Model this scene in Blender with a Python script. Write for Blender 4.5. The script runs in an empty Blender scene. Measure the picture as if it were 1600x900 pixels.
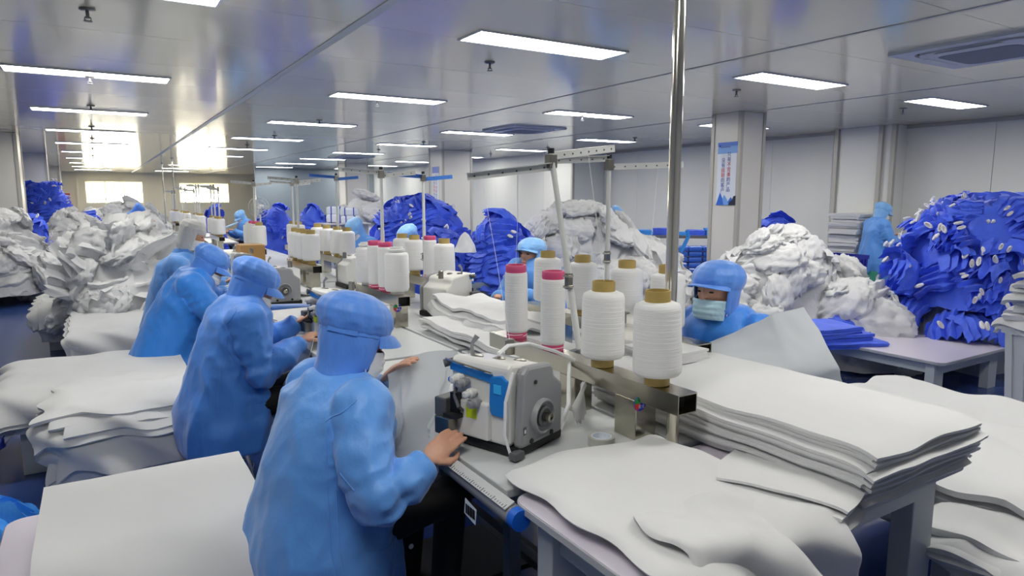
import bpy, bmesh, math, random
import numpy as np
from mathutils import Vector, Matrix, noise, Euler
R = math.radians; PI = math.pi
scene = bpy.context.scene
col = scene.collection

# ------------------------------------------------------------------ camera
FPX = 1043.0; CAMH = 1.6; YAW = R(31.8); PITCH = math.atan(142/1043)
cam_data = bpy.data.cameras.new('camera'); cam = bpy.data.objects.new('camera', cam_data); col.objects.link(cam)
cam_data.sensor_width = 36; cam_data.lens = 36*FPX/1600; cam_data.clip_start = 0.02; cam_data.clip_end = 200
cam.location = (0, 0, CAMH); cam.rotation_euler = (PI/2-PITCH, 0, -YAW)
scene.camera = cam
# ------------------------------------------------------------------ world, exposure
w = bpy.data.worlds.new('world'); scene.world = w; w.use_nodes = True
w.node_tree.nodes['Background'].inputs[0].default_value = (0.80, 0.88, 1.0, 1); w.node_tree.nodes['Background'].inputs[1].default_value = 1.0
scene.view_settings.view_transform = 'Standard'; scene.view_settings.look = 'None'
scene.view_settings.exposure = 0.0; scene.view_settings.gamma = 1; scene.view_settings.use_curve_mapping = False
PANEL_EMIT = 25.0; WINDOW_EMIT = 27.0
CEIL = 2.64

# pixel -> direction helpers (distance always comes from a plane or a known size)
_fh = np.array([math.sin(YAW), math.cos(YAW), 0]); _r = np.array([math.cos(YAW), -math.sin(YAW), 0])
_fw = _fh*math.cos(PITCH)+np.array([0, 0, -math.sin(PITCH)]); _up = np.cross(_r, _fw); _C = np.array([0, 0, CAMH])
def _d(u, v): return _fw+_r*(u-800)/FPX-_up*(v-450)/FPX
def onz(u, v, h):
    q = _d(u, v); return Vector(_C+q*(h-CAMH)/q[2])
def onx(u, v, X):
    q = _d(u, v); return Vector(_C+q*X/q[0])
def ony(u, v, Y):
    q = _d(u, v); return Vector(_C+q*Y/q[1])
def ppm(u, v, k): return Vector(_C+_d(u, v)*FPX/k)      # point at which one metre spans k pixels

# ------------------------------------------------------------------ materials
def lin(c):
    f = lambda x: x/12.92 if x <= .04045 else ((x+.055)/1.055)**2.4
    return (f(c[0]/255), f(c[1]/255), f(c[2]/255), 1)
M = {}
def mat(name, rgb, rough=.6, metal=0, var=0.0, vscale=6, bump=0.0, bscale=40, emit=0, coat=0, trans=0, spec=.5, sheen=0, alpha=1, bstretch=None):
    m = bpy.data.materials.new(name); m.use_nodes = True; nt = m.node_tree; b = nt.nodes['Principled BSDF']
    b.inputs['Base Color'].default_value = lin(rgb); b.inputs['Roughness'].default_value = rough; b.inputs['Metallic'].default_value = metal
    b.inputs['Specular IOR Level'].default_value = spec; b.inputs['Coat Weight'].default_value = coat; b.inputs['Coat Roughness'].default_value = .08
    b.inputs['Sheen Weight'].default_value = sheen; b.inputs['Alpha'].default_value = alpha
    tc = nt.nodes.new('ShaderNodeTexCoord')
    if var > 0:
        n = nt.nodes.new('ShaderNodeTexNoise'); n.inputs['Scale'].default_value = vscale; n.inputs['Detail'].default_value = 4
        nt.links.new(tc.outputs['Object'], n.inputs['Vector'])
        r = nt.nodes.new('ShaderNodeValToRGB'); c = lin(rgb)
        r.color_ramp.elements[0].color = tuple(x*(1-var) for x in c[:3])+(1,); r.color_ramp.elements[1].color = tuple(min(1, x*(1+var*.6)) for x in c[:3])+(1,)
        r.color_ramp.elements[0].position = .3; r.color_ramp.elements[1].position = .7
        nt.links.new(n.outputs['Fac'], r.inputs['Fac']); nt.links.new(r.outputs['Color'], b.inputs['Base Color'])
    if bump > 0:
        n2 = nt.nodes.new('ShaderNodeTexNoise'); n2.inputs['Scale'].default_value = bscale; n2.inputs['Detail'].default_value = 5
        src = tc.outputs['Object']
        if bstretch:
            mp = nt.nodes.new('ShaderNodeMapping'); mp.inputs['Scale'].default_value = bstretch; nt.links.new(src, mp.inputs['Vector']); src = mp.outputs['Vector']
        nt.links.new(src, n2.inputs['Vector'])
        bp = nt.nodes.new('ShaderNodeBump'); bp.inputs['Strength'].default_value = bump; bp.inputs['Distance'].default_value = .02
        nt.links.new(n2.outputs['Fac'], bp.inputs['Height']); nt.links.new(bp.outputs['Normal'], b.inputs['Normal'])
    if emit:
        b.inputs['Emission Color'].default_value = lin(rgb); b.inputs['Emission Strength'].default_value = emit
    if trans:
        t = nt.nodes.new('ShaderNodeBsdfTranslucent'); t.inputs['Color'].default_value = lin(rgb)
        mx = nt.nodes.new('ShaderNodeMixShader'); mx.inputs[0].default_value = trans
        nt.links.new(b.outputs[0], mx.inputs[1]); nt.links.new(t.outputs[0], mx.inputs[2])
        nt.links.new(mx.outputs[0], nt.nodes['Material Output'].inputs['Surface'])
    M[name] = m; return m
mat('ceiling', (240, 233, 206), .16, var=.05, vscale=.7, bump=.05, bscale=1.2, coat=.5, spec=.8)
mat('seam_white', (190, 196, 198), .4); mat('seam_dark', (60, 64, 68), .7)
mat('wall', (232, 233, 228), .35, var=.03, vscale=.6, bump=.03, bscale=1.0)
mat('wall_far', (246, 240, 218), .5)
mat('column', (222, 220, 213), .3, var=.03, vscale=1)
mat('trim', (186, 184, 176), .4, metal=.1); mat('partition', (140, 152, 160), .4)
mat('floor', (52, 76, 140), .22, var=.12, vscale=2.5, bump=.04, bscale=6, spec=.5)
mat('emit', (255, 252, 244), emit=PANEL_EMIT); mat('emit_win', (255, 247, 222), emit=WINDOW_EMIT); mat('blind', (250, 244, 220), .7, trans=.05)
mat('frame', (205, 210, 214), .35)
mat('ac_white', (205, 210, 216), .4); mat('ac_grey', (120, 128, 138), .6); mat('black', (12, 13, 15), .5); mat('rubber', (22, 23, 26), .7)
mat('steel', (190, 186, 172), .2, metal=1, var=.1, vscale=8); mat('steel_dull', (150, 148, 140), .32, metal=1, var=.12, vscale=10); mat('chrome', (236, 232, 222), .13, metal=1)
mat('white_paint', (206, 210, 212), .4); mat('table_top', (208, 202, 216), .35, var=.03, vscale=3); mat('table_edge', (176, 180, 186), .5); mat('table_brown', (150, 112, 78), .6)
mat('leg_white', (188, 196, 200), .45); mat('desk', (196, 200, 202), .3); mat('dark_box', (24, 25, 29), .6)
mat('cloth', (226, 227, 229), .75, var=.02, vscale=3, bump=.12, bscale=9, sheen=.2, trans=.18)
mat('cloth_sheer', (222, 226, 230), .7, bump=.1, bscale=8, trans=.42, sheen=.2)
mat('cloth_crumple', (228, 229, 231), .7, var=.02, vscale=8, bump=.5, bscale=11, sheen=.2, trans=.15)
mat('gown_blue', (66, 104, 240), .6, var=.16, vscale=7, bump=.45, bscale=14, trans=.1, sheen=.2)
mat('gown_dark', (54, 86, 214), .6, var=.16, vscale=7, bump=.45, bscale=14, trans=.08)
mat('gown_light', (56, 146, 236), .6, var=.12, vscale=7, bump=.4, bscale=14)
mat('cuff', (228, 228, 232), .8, bump=.3, bscale=60)
mat('green_cloth', (20, 110, 92), .7, bump=.4, bscale=14)
def smock(name, rgb):
    m = mat(name, rgb, .5, var=.1, vscale=3.5, bump=.7, bscale=8, sheen=.3, bstretch=(1, 1, .5))
    nt = m.node_tree; b = nt.nodes['Principled BSDF']; tc = nt.nodes['Texture Coordinate']
    wv = nt.nodes.new('ShaderNodeTexWave'); wv.inputs['Scale'].default_value = 110; wv.bands_direction = 'DIAGONAL'; wv.inputs['Distortion'].default_value = 0.0
    mp = nt.nodes.new('ShaderNodeMapping'); mp.inputs['Scale'].default_value = (1, 1, 0)
    nt.links.new(tc.outputs['Object'], mp.inputs['Vector']); nt.links.new(mp.outputs['Vector'], wv.inputs['Vector'])
    mix = nt.nodes.new('ShaderNodeMix'); mix.data_type = 'RGBA'; mix.blend_type = 'MULTIPLY'
    ra = nt.nodes.new('ShaderNodeMapRange'); ra.inputs[3].default_value = .985; ra.inputs[4].default_value = 1.01
    nt.links.new(wv.outputs['Fac'], ra.inputs[0])
    old = b.inputs['Base Color'].links[0].from_socket
    mix.inputs[0].default_value = 1; nt.links.new(old, mix.inputs[6]); nt.links.new(ra.outputs[0], mix.inputs[7]); nt.links.new(mix.outputs[2], b.inputs['Base Color'])
smock('smock', (92, 156, 234)); smock('smock_deep', (70, 138, 230)); smock('smock_vivid', (44, 132, 228)); smock('hood', (88, 148, 240)); smock('hood_pale', (134, 190, 246))
mat('hairnet', (214, 214, 212), .8, bump=.4, bscale=30, trans=.15); mat('mask', (236, 236, 234), .8, bump=.3, bscale=30); mat('mask_blue', (178, 212, 226), .8, bump=.3, bscale=30)
mat('skin', (214, 162, 134), .5, var=.06, vscale=12); mat('hair', (24, 20, 18), .6); mat('trousers', (14, 14, 17), .8, bump=.2, bscale=12)
mat('button', (200, 206, 214), .3)
mat('yarn', (226, 227, 228), .5, bump=.25, bscale=6, bstretch=(1, 1, 40), sheen=.3); mat('tube_gold', (176, 152, 88), .45, var=.06, vscale=10); mat('tube_pink', (206, 78, 124), .45)
mat('bore_shade', (70, 60, 40), .8); mat('tube_white', (220, 220, 218), .5); mat('thread', (236, 238, 240), .6)
mat('m_white', (222, 222, 218), .28, spec=.6); mat('m_grey', (142, 144, 148), .4); mat('m_darkgrey', (84, 86, 90), .45); mat('m_blue', (28, 124, 206), .35); mat('m_lightblue', (60, 180, 250), .4); mat('yellow', (206, 224, 30), .5)
mat('card', (176, 136, 84), .8, var=.1, vscale=5); mat('bin', (196, 202, 206), .45); mat('bin_shadow', (186, 192, 196), .5); mat('bin_grey', (140, 152, 166), .45)
mat('red', (196, 40, 36), .5); mat('sticker_red', (214, 56, 52), .4); mat('sticker_green', (30, 150, 70), .4); mat('sticker_blue', (40, 44, 190), .4)
mat('poster_white', (226, 234, 246), .35); mat('poster_blue', (52, 110, 214), .35); mat('poster_mid', (120, 170, 236), .35); mat('ink_blue', (28, 40, 160), .5); mat('ink_red', (210, 40, 50), .5); mat('ink_dark', (30, 34, 60), .5)
mat('arm_white', (212, 214, 212), .35); mat('arm_blue', (60, 120, 206), .4); mat('tape', (206, 206, 200), .3, alpha=.75)
mat('plastic_blue', (20, 96, 206), .35); mat('clear_ruler', (196, 198, 200), .15); mat('pack_blue', (46, 104, 216), .25, bump=.3, bscale=20, coat=.5); mat('bale', (196, 204, 214), .6, bump=.3, bscale=8)

# ------------------------------------------------------------------ helpers
class MB:
    def __init__(s): s.v = []; s.f = []
    def add(s, vs, fs):
        o = len(s.v); s.v += [tuple(p) for p in vs]; s.f += [tuple(o+i for i in q) for q in fs]; return s
    def box(s, c, size, rz=0, mx=None):
        x, y, z = [q/2 for q in size]; cs, sn = math.cos(rz), math.sin(rz); vs = []
        for i in (-x, x):
            for j in (-y, y):
                for k in (-z, z):
                    p = Vector((i, j, k))
                    p = (mx @ p) if mx else Vector((i*cs-j*sn, i*sn+j*cs, k))
                    vs.append(p+Vector(c))
        return s.add(vs, [(0, 1, 3, 2), (4, 6, 7, 5), (0, 4, 5, 1), (2, 3, 7, 6), (0, 2, 6, 4), (1, 5, 7, 3)])
    def b2(s, x0, x1, y0, y1, z0, z1): return s.box(((x0+x1)/2, (y0+y1)/2, (z0+z1)/2), (x1-x0, y1-y0, z1-z0))
    def rings(s, rs, cap=True, closed=True):
        n = len(rs[0]); vs = [p for r in rs for p in r]; fs = []
        for i in range(len(rs)-1):
            for j in range(n if closed else n-1):
                k = (j+1) % n; fs.append((i*n+j, i*n+k, (i+1)*n+k, (i+1)*n+j))
        if cap: fs.append(tuple(range(n))[::-1]); fs.append(tuple((len(rs)-1)*n+j for j in range(n)))
        return s.add(vs, fs)
    def tube(s, pts, rad, n=10, cap=True):
        pts = [Vector(p) for p in pts]; rad = [rad]*len(pts) if isinstance(rad, (int, float)) else rad
        up = Vector((0, 0, 1)); rs = []
        for i, p in enumerate(pts):
            t = (pts[min(i+1, len(pts)-1)]-pts[max(i-1, 0)]).normalized()
            if i == 0:
                a = t.cross(up)
                if a.length < .1: a = t.cross(Vector((1, 0, 0)))
                a.normalize()
            else:
                a = (a-t*a.dot(t)).normalized()
            b = t.cross(a); rs.append([p+(a*math.cos(2*PI*k/n)+b*math.sin(2*PI*k/n))*rad[i] for k in range(n)])
        return s.rings(rs, cap)
    def lathe(s, prof, n=24, c=(0, 0, 0), cap=True, mx=None):
        rs = []
        for r, z in prof:
            ring = []
            for k in range(n):
                p = Vector((r*math.cos(2*PI*k/n), r*math.sin(2*PI*k/n), z)); p = (mx @ p) if mx else p
                ring.append(p+Vector(c))
            rs.append(ring)
        return s.rings(rs, cap)
    def ball(s, c, r, n=12, mx=None):
        r = (r, r, r) if isinstance(r, (int, float)) else r; rs = []
        for i in range(1, n):
            th = PI*i/n; ring = []
            for k in range(n*2):
                ph = PI*k/n; p = Vector((r[0]*math.sin(th)*math.cos(ph), r[1]*math.sin(th)*math.sin(ph), -r[2]*math.cos(th))); p = (mx @ p) if mx else p
                ring.append(p+Vector(c))
            rs.append(ring)
        return s.rings(rs, True)
    def prism(s, poly, axis, a, b):
        # poly of 2D points extruded along an axis ('x','y','z') from a to b
        def P(p, t): return {'x': (t, p[0], p[1]), 'y': (p[0], t, p[1]), 'z': (p[0], p[1], t)}[axis]
        return s.rings([[P(p, a) for p in poly], [P(p, b) for p in poly]])
    def mesh(s, name, smooth=False, angle=None):
        me = bpy.data.meshes.new(name); me.from_pydata(s.v, [], s.f); me.update()
        bm = bmesh.new(); bm.from_mesh(me); bmesh.ops.recalc_face_normals(bm, faces=bm.faces); bm.to_mesh(me); bm.free()
        if smooth:
            me.polygons.foreach_set('use_smooth', [True]*len(me.polygons))
            if angle: me.set_sharp_from_angle(angle=R(angle))
        return me
    def build(s, name, m, parent=None, smooth=False, angle=40, bevel=0):
        me = s.mesh(name, smooth, angle if smooth else None); o = obj(name, me, m, parent)
        if bevel:
            bv = o.modifiers.new('bevel', 'BEVEL'); bv.width = bevel; bv.segments = 2; bv.limit_method = 'ANGLE'
        return o
def obj(name, me, m=None, parent=None):
    o = bpy.data.objects.new(name, me); col.objects.link(o)
    if m and not me.materials: me.materials.append(M[m] if isinstance(m, str) else m)
    if parent: o.parent = parent
    return o
def tag(o, label=None, cat=None, group=None, kind=None):
    if label: o['label'] = label
    if cat: o['category'] = cat
    if group: o['group'] = group
    if kind: o['kind'] = kind
    return o
def thing(name, label, cat, loc=(0, 0, 0), rz=0, group=None):
    o = bpy.data.objects.new(name, None); col.objects.link(o); o.location = loc; o.rotation_euler = (0, 0, rz); o.empty_display_size = .1
    return tag(o, label, cat, group)
def copy_tree(o, parent=None):
    c = o.copy(); col.objects.link(c); c.parent = parent
    for ch in list(o.children): copy_tree(ch, c)
    return c
def struct(o): o['kind'] = 'structure'; return o
def N(x, y, z=0): return noise.noise(Vector((x, y, z)))
def grid_mesh(name, P, nu, nv, thick=0, smooth=True):
    vs = [P(i/nu, j/nv) for i in range(nu+1) for j in range(nv+1)]
    fs = [(i*(nv+1)+j, (i+1)*(nv+1)+j, (i+1)*(nv+1)+j+1, i*(nv+1)+j+1) for i in range(nu) for j in range(nv)]
    me = bpy.data.meshes.new(name); me.from_pydata([tuple(v) for v in vs], [], fs); me.update()
    if thick:
        bm = bmesh.new(); bm.from_mesh(me); bmesh.ops.recalc_face_normals(bm, faces=bm.faces); bmesh.ops.solidify(bm, geom=bm.faces[:], thickness=thick); bm.to_mesh(me); bm.free()
    if smooth: me.polygons.foreach_set('use_smooth', [True]*len(me.polygons)); me.set_sharp_from_angle(angle=R(60))
    return me
def fuse(name, mb, voxel, m, parent, smooth=4, disp=None):
    t = bpy.data.objects.new('tmp', mb.mesh('tmp')); col.objects.link(t)
    r = t.modifiers.new('r', 'REMESH'); r.mode = 'VOXEL'; r.voxel_size = voxel
    sm = t.modifiers.new('s', 'SMOOTH'); sm.factor = .5; sm.iterations = smooth
    bpy.context.view_layer.update(); dg = bpy.context.evaluated_depsgraph_get()
    me = bpy.data.meshes.new_from_object(t.evaluated_get(dg)); old = t.data
    bpy.data.objects.remove(t); bpy.data.meshes.remove(old)
    if disp:
        nv = len(me.vertices); no = np.zeros(nv*3); me.vertices.foreach_get('normal', no) if False else None
        co = [v.co.copy() for v in me.vertices]; nn = [v.normal.copy() for v in me.vertices]
        for v, c, n_ in zip(me.vertices, co, nn): v.co = c+n_*disp(c)
    me.materials.clear(); me.polygons.foreach_set('use_smooth', [True]*len(me.polygons)); me.name = name
    return obj(name, me, m, parent)

# ================================================================== SETTING
X0, X1, Y0, Y1 = -4.2, 10.2, -2.6, 33.0
struct(MB().b2(X0, X1+.2, Y0, Y1+.2, -.1, 0).build('floor', 'floor'))
# ceiling of sandwich panels, each its own piece, joints recessed
xs = [X0, -1.33, 1.43, 4.22, 6.96, X1+.2]
ceil = struct(MB().b2(X0-.1, X1+.3, Y0-.1, Y1+.3, CEIL+.02, CEIL+.14).build('ceiling', 'seam_dark'))
for a, b in zip(xs[:-1], xs[1:]):
    w_ = (b-a)-.012; me = MB().b2(-w_/2, w_/2, -.508, .508, 0, .03).mesh('ceiling_panel')
    y = Y0+.5
    yy = 5.1-8*1.02
    while yy < Y1+.6:
        o = obj('panel', me, 'ceiling', ceil); o.location = ((a+b)/2, yy+.51, CEIL); yy += 1.02
t = struct(MB().b2(1.40, 1.46, Y0, Y1, CEIL-.006, CEIL).build('trim_1', 'seam_white'))
t = struct(MB().b2(6.945, 6.975, Y0, Y1, CEIL-.004, CEIL).build('trim_2', 'trim'))
t = struct(MB().b2(4.205, 4.235, Y0, Y1, CEIL-.004, CEIL).build('trim_3', 'trim'))

# walls
wr = struct(MB().b2(X1+.03, X1+.2, Y0, 12.4, 0, CEIL).build('wall_right', 'seam_dark'))
yy = Y0
wp = MB().b2(0, .05, .003, 1.147, 0, CEIL-.002).mesh('wall_panel')
while yy < 12.3:
    o = obj('panel', wp, 'wall', wr); o.location = (X1, yy, .001); yy += 1.15
wj = struct(MB().b2(9.35, X1+.2, 12.4, Y1, 0, CEIL).build('wall_right_far', 'seam_dark'))
yy = 12.4
while yy < Y1-1:
    o = obj('panel', wp, 'wall', wj); o.location = (9.30, yy, .001); yy += 1.15
pm = MB().b2(0, .95, 0, .05, 0, CEIL-.002).mesh('return_panel'); o = obj('panel', pm, 'wall', wj); o.location = (9.30, 12.36, .001)
struct(MB().b2(9.26, 9.32, 12.33, 12.39, 0, CEIL).build('trim_4', 'trim'))
struct(MB().b2(9.86, X1, 5.45, 6.3, 0, CEIL-.001).build('wall_pilaster', 'wall'))
for n_, (x, y) in enumerate([(9.84, 5.43), (9.84, 5.62), (9.84, 6.31)]): struct(MB().b2(x-.03, x+.03, y-.03, y+.03, 0, CEIL-.002).build('trim_%d' % (5+n_), 'trim'))
struct(MB().b2(X1-.025, X1+.01, Y0, 12.3, CEIL-.05, CEIL-.002).build('trim_8', 'trim'))
struct(MB().b2(X1-.02, X1+.01, Y0, 12.3, 0, .1).build('baseboard_right', 'trim'))
struct(MB().b2(X0-.2, X0, Y0, Y1, 0, CEIL).build('wall_left', 'wall'))
struct(MB().b2(X0, X1+.2, Y0-.2, Y0, 0, CEIL).build('wall_back', 'wall'))
# far wall with its two windows
def wall_with_holes(name, y0, y1, x0, x1, holes, m):
    mb = MB(); ex = sorted({x0, x1, *[h[0] for h in holes], *[h[1] for h in holes]}); ez = sorted({0, CEIL, *[h[2] for h in holes], *[h[3] for h in holes]})
    for a, b in zip(ex[:-1], ex[1:]):
        for c, d in zip(ez[:-1], ez[1:]):
            if any(h[0] <= (a+b)/2 <= h[1] and h[2] <= (c+d)/2 <= h[3] for h in holes): continue
            mb.b2(a, b, y0, y1, c, d)
    return struct(mb.build(name, m))
WIN = [(-.28, 1.78, 1.36, 2.24), (3.22, 5.22, 1.36, 2.20)]
wall_with_holes('wall_far', Y1, Y1+.2, X0, X1, WIN, 'wall_far')
for i, (a, b, c, d) in enumerate(WIN):
    wn = struct(MB().b2(a, b, Y1+.16, Y1+.19, c, d).build('window_%d' % (i+1), 'emit_win'))
    for k in range(3):
        xa = a+(b-a)*k/3; xb = a+(b-a)*(k+1)/3
        fr = MB(); fr.b2(xa, xa+.03, Y1+.1, Y1+.15, c, d); fr.b2(xb-.03, xb, Y1+.1, Y1+.15, c, d); fr.b2(xa+.03, xb-.03, Y1+.1, Y1+.15, c, c+.03); fr.b2(xa+.03, xb-.03, Y1+.1, Y1+.15, d-.03, d)
        fr.build('window_frame', 'frame', wn)
    bl = MB(); z = d
    while z > (c+d)/2+.02:
        bl.box((.5*(a+b), Y1+.05, z-.03), (b-a-.02, .012, .045)); z -= .05
    bl.build('blind', 'blind', wn)
struct(MB().b2(-.62, -.55, Y1-.06, Y1, 0, CEIL).build('trim_9', 'wall_far'))
struct(MB().b2(X0, X1, Y1-.03, Y1+.01, CEIL-.05, CEIL-.002).build('trim_10', 'wall_far'))
fb = thing('fire_hose_cabinet', 'red fire hose cabinet on the far cream wall beside the window', 'cabinet', (-1.0, Y1-.01, 0))
MB().b2(-.16, .16, -.12, 0, .95, 1.75).build('body', 'red', fb); MB().b2(-.13, .13, -.13, -.12, 1.60, 1.69).build('lettering_plate', 'poster_white', fb); MB().lathe([(.07, 0), (.07, .015)], 16, (.03, -.13, 1.15), mx=Matrix.Rotation(PI/2, 3, 'X')).build('hose_window', 'black', fb)

# columns
def column(name_label, x0, x1, y0, y1):
    c = thing('column', name_label, 'column', ((x0+x1)/2, (y0+y1)/2, 0)); c['kind'] = 'structure'; a, b = (x1-x0)/2, (y1-y0)/2; h = CEIL-.003
    for nm, bx in (('panel', (-a, a, -b, -b+.04)), ('panel', (-a, a, b-.04, b)), ('panel', (-a, -a+.04, -b+.04, b-.04)), ('panel', (a-.04, a, -b+.04, b-.04))): MB().b2(*bx, 0, h).build(nm, 'column', c)
    for sx in (-1, 1):
        for sy in (-1, 1): MB().box((sx*(a-.012), sy*(b-.012), h/2), (.05, .05, h)).build('corner_trim', 'trim', c)
    return c
column('cream panelled column with the blue and white poster', 6.78, 7.22, 5.62, 6.06)
column('cream panelled column behind the biggest blue gown heap', 6.62, 7.35, 13.6, 14.3)
column('panelled column beyond the white bales, pale corner trim', 6.62, 7.35, 20.4, 21.1)
column('panelled column near the far partition, pale corner trim', 6.62, 7.35, 27.6, 28.3)
column('grey panelled column rising behind the white gown heap on the white low table', -1.8, -1.02, 13.66, 14.4)
column('grey panelled column beside the blue heap with white cuffs', -1.6, -.92, 19.7, 20.4)
column('grey panelled column standing near the fire cabinet', -1.6, -.94, 27.6, 28.3)
struct(MB().b2(4.9, 9.3, 25.2, 25.3, 0, CEIL-.01).build('wall_partition', 'partition'))

# ceiling lights
lp = thing('ceiling_light', 'recessed rectangular white panel light in the glossy ceiling', 'light', (0, 0, CEIL), 0, 'panel lights in the ceiling')
fr = MB(); fr.b2(-.61, .61, -.16, -.145, -.012, 0); fr.b2(-.61, .61, .145, .16, -.012, 0); fr.b2(-.61, -.595, -.145, .145, -.012, 0); fr.b2(.595, .61, -.145, .145, -.012, 0); fr.build('frame', 'frame', lp)
MB().b2(-.595, .595, -.145, .145, -.007, -.002).build('diffuser', 'emit', lp)
LX = [.04, 2.73, 5.42, 8.15]; LY = [3.95+2.93*i for i in range(10)]
first = True
for x in LX:
    for y in [1.0]+LY:
        if x > 5 and y > 25: continue
        o = lp if first else copy_tree(lp); first = False; o.location = (x, y, CEIL)
# sprinklers
sp = thing('sprinkler', 'small dark fire sprinkler head hanging from the glossy ceiling', 'sprinkler', (0, 0, CEIL), 0, 'sprinkler heads in the ceiling')
MB().lathe([(.04, 0), (.042, -.008), (.03, -.014)], 16).build('rosette', 'steel_dull', sp, True)
MB().lathe([(.009, -.012), (.009, -.045), (.013, -.047), (.013, -.053)], 10).build('stem', 'm_darkgrey', sp); MB().lathe([(.022, -.066), (.022, -.070)], 12).build('deflector', 'm_darkgrey', sp)
MB().tube([(.012, 0, -.045), (.016, 0, -.058), (.004, 0, -.068)], .003, 6).tube([(-.012, 0, -.045), (-.016, 0, -.058), (-.004, 0, -.068)], .003, 6).build('yoke', 'm_darkgrey', sp)
first = True
for x, offs in ((.04, 0), (2.68, .1), (5.4, 0), (8.2, -.1)):
    for y in (4.55, 7.0, 9.2, 11.9, 14.3, 17.2, 20.1):
        if (x > 2 and y > 15) or (5 < x < 6 and y == 9.2): continue
        o = sp if first else copy_tree(sp); first = False; o.location = (x, y+offs, CEIL)
# ceiling cassettes
def rrect(hx, hy, r, n=6):
    out = []
    for cx, cy, a0 in ((hx-r, hy-r, 0), (-hx+r, hy-r, 90), (-hx+r, -hy+r, 180), (hx-r, -hy+r, 270)):
        for k in range(n+1): a = R(a0+90*k/n); out.append((cx+r*math.cos(a), cy+r*math.sin(a)))
    return out
def cassette(x, y, label):
    c = thing('air_conditioner', label, 'air conditioner', (x, y, CEIL))
    def ring(oh, orr, ih, ir, z0, z1, nm, m):
        mb = MB(); A = rrect(oh, oh, orr); B = rrect(ih, ih, ir)
        rs = [[(p[0], p[1], z0) for p in A], [(p[0], p[1], z1) for p in A], [(p[0], p[1], z1) for p in B], [(p[0], p[1], z0) for p in B], [(p[0], p[1], z0) for p in A]]
        mb.rings(rs, False); mb.build(nm, m, c)
    ring(.475, .01, .385, .14, 0, -.022, 'frame', 'ac_white'); ring(.385, .14, .36, .13, 0, -.004, 'air_slot', 'black')
    mb = MB(); mb.rings([[(p[0], p[1], 0) for p in rrect(.36, .36, .13)], [(p[0], p[1], -.03) for p in rrect(.36, .36, .13)], [(p[0], p[1], -.042) for p in rrect(.30, .30, .10)]]); mb.build('panel', 'ac_white', c)
    mb = MB(); mb.rings([[(p[0], p[1], -.0421) for p in rrect(.26, .26, .08)], [(p[0], p[1], -.045) for p in rrect(.25, .25, .07)]]); mb.build('grille', 'ac_grey', c)
    for k in range(4):
        mx = Matrix.Rotation(k*PI/2, 3, 'Z'); mb = MB(); p = mx @ Vector((0, -.335, -.038)); mb.box(p, (.42, .035, .006), mx=mx); mb.build('vane', 'ac_white', c)
cassette(5.47, 2.38, 'white ceiling air conditioner cassette nearest the white gowns stacked on the bin')
cassette(5.7, 8.85, 'white ceiling air conditioner cassette above the white heap behind the operators')
cassette(5.75, 17.2, 'white ceiling air conditioner cassette over the wrapped bales')

# poster on the column (flat print)
po = thing('poster', 'narrow blue and white poster with vertical lettering on the column', 'poster', (6.772, 5.80, 0))
def pquad(nm, y0, y1, z0, z1, m, x=0.0, poly=None):
    mb = MB()
    if poly: mb.prism(poly, 'x', x-.001, x)
    else: mb.b2(x-.001, x, y0, y1, z0, z1)
    return mb.build(nm, m, po)
pz0, pz1 = 1.50, 2.28; hw = .155
MB().b2(-.004, .003, -hw, hw, pz0, pz1).build('sheet', 'poster_white', po)
pquad('sky_print', -hw, hw, pz1-.14, pz1, 'poster_mid', -.0042); pquad('top_print', -hw, hw, pz1-.05, pz1, 'poster_blue', -.0054)
for a, b, h, m_ in ((-.155, .0, .10, 'poster_blue'), (-.05, .10, .13, 'poster_mid'), (.03, .155, .16, 'poster_blue')):
    pquad('mountain_print', 0, 0, 0, 0, m_, -.0046-h*.004, [(a, pz0), (b, pz0), (b-.3*(b-a), pz0+h*.6), ((a+b)/2, pz0+h), (a+.2*(b-a), pz0+h*.55)])
pquad('rock_print', 0, 0, 0, 0, 'ink_dark', -.0062, [(-.155, pz0), (-.04, pz0), (-.07, pz0+.05), (-.10, pz0+.06), (-.12, pz0+.11), (-.155, pz0+.12)])
def glyph(ch, y, z, s, m, parent, x=-.0072):
    cu = bpy.data.curves.new('glyph', 'FONT'); cu.body = ch; cu.size = s; cu.align_x = 'CENTER'; cu.align_y = 'CENTER'
    t = bpy.data.objects.new('tmp', cu); col.objects.link(t); bpy.context.view_layer.update()
    me = bpy.data.meshes.new_from_object(t.evaluated_get(bpy.context.evaluated_depsgraph_get())); bpy.data.objects.remove(t); bpy.data.curves.remove(cu)
    me.materials.clear(); o = obj('lettering', me, m, parent); o.rotation_euler = (PI/2, 0, -PI/2); o.location = (x, y, z); return o
for i, ch in enumerate('只有不完美的产品'): glyph(ch, -.03, pz1-.155-i*.062, .062, 'ink_red' if 2 <= i <= 4 else 'ink_blue', po)
for i, ch in enumerate('没有挑剔的客户'): glyph(ch, .06, pz1-.225-i*.062, .062, 'ink_red' if 2 <= i <= 3 else 'ink_blue', po)
MB().lathe([(.014, 0), (.014, .001)], 16, (-.0066, .12, pz1-.045), mx=Matrix.Rotation(PI/2, 3, 'Y')).build('emblem', 'ink_blue', po)
for k in range(7): pquad('small_print', .09-k*.022, .105-k*.022, pz1-.065, pz1-.053, 'ink_blue', -.0066)
po2 = thing('poster', 'narrow blue and white poster on the column behind the biggest blue heap', 'poster', (6.612, 13.95, 0))
MB().b2(-.004, .003, -.17, .17, 1.2, 2.28).build('sheet', 'poster_white', po2); MB().b2(-.006, -.004, -.17, .17, 2.14, 2.28).build('top_print', 'poster_blue', po2)
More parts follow.
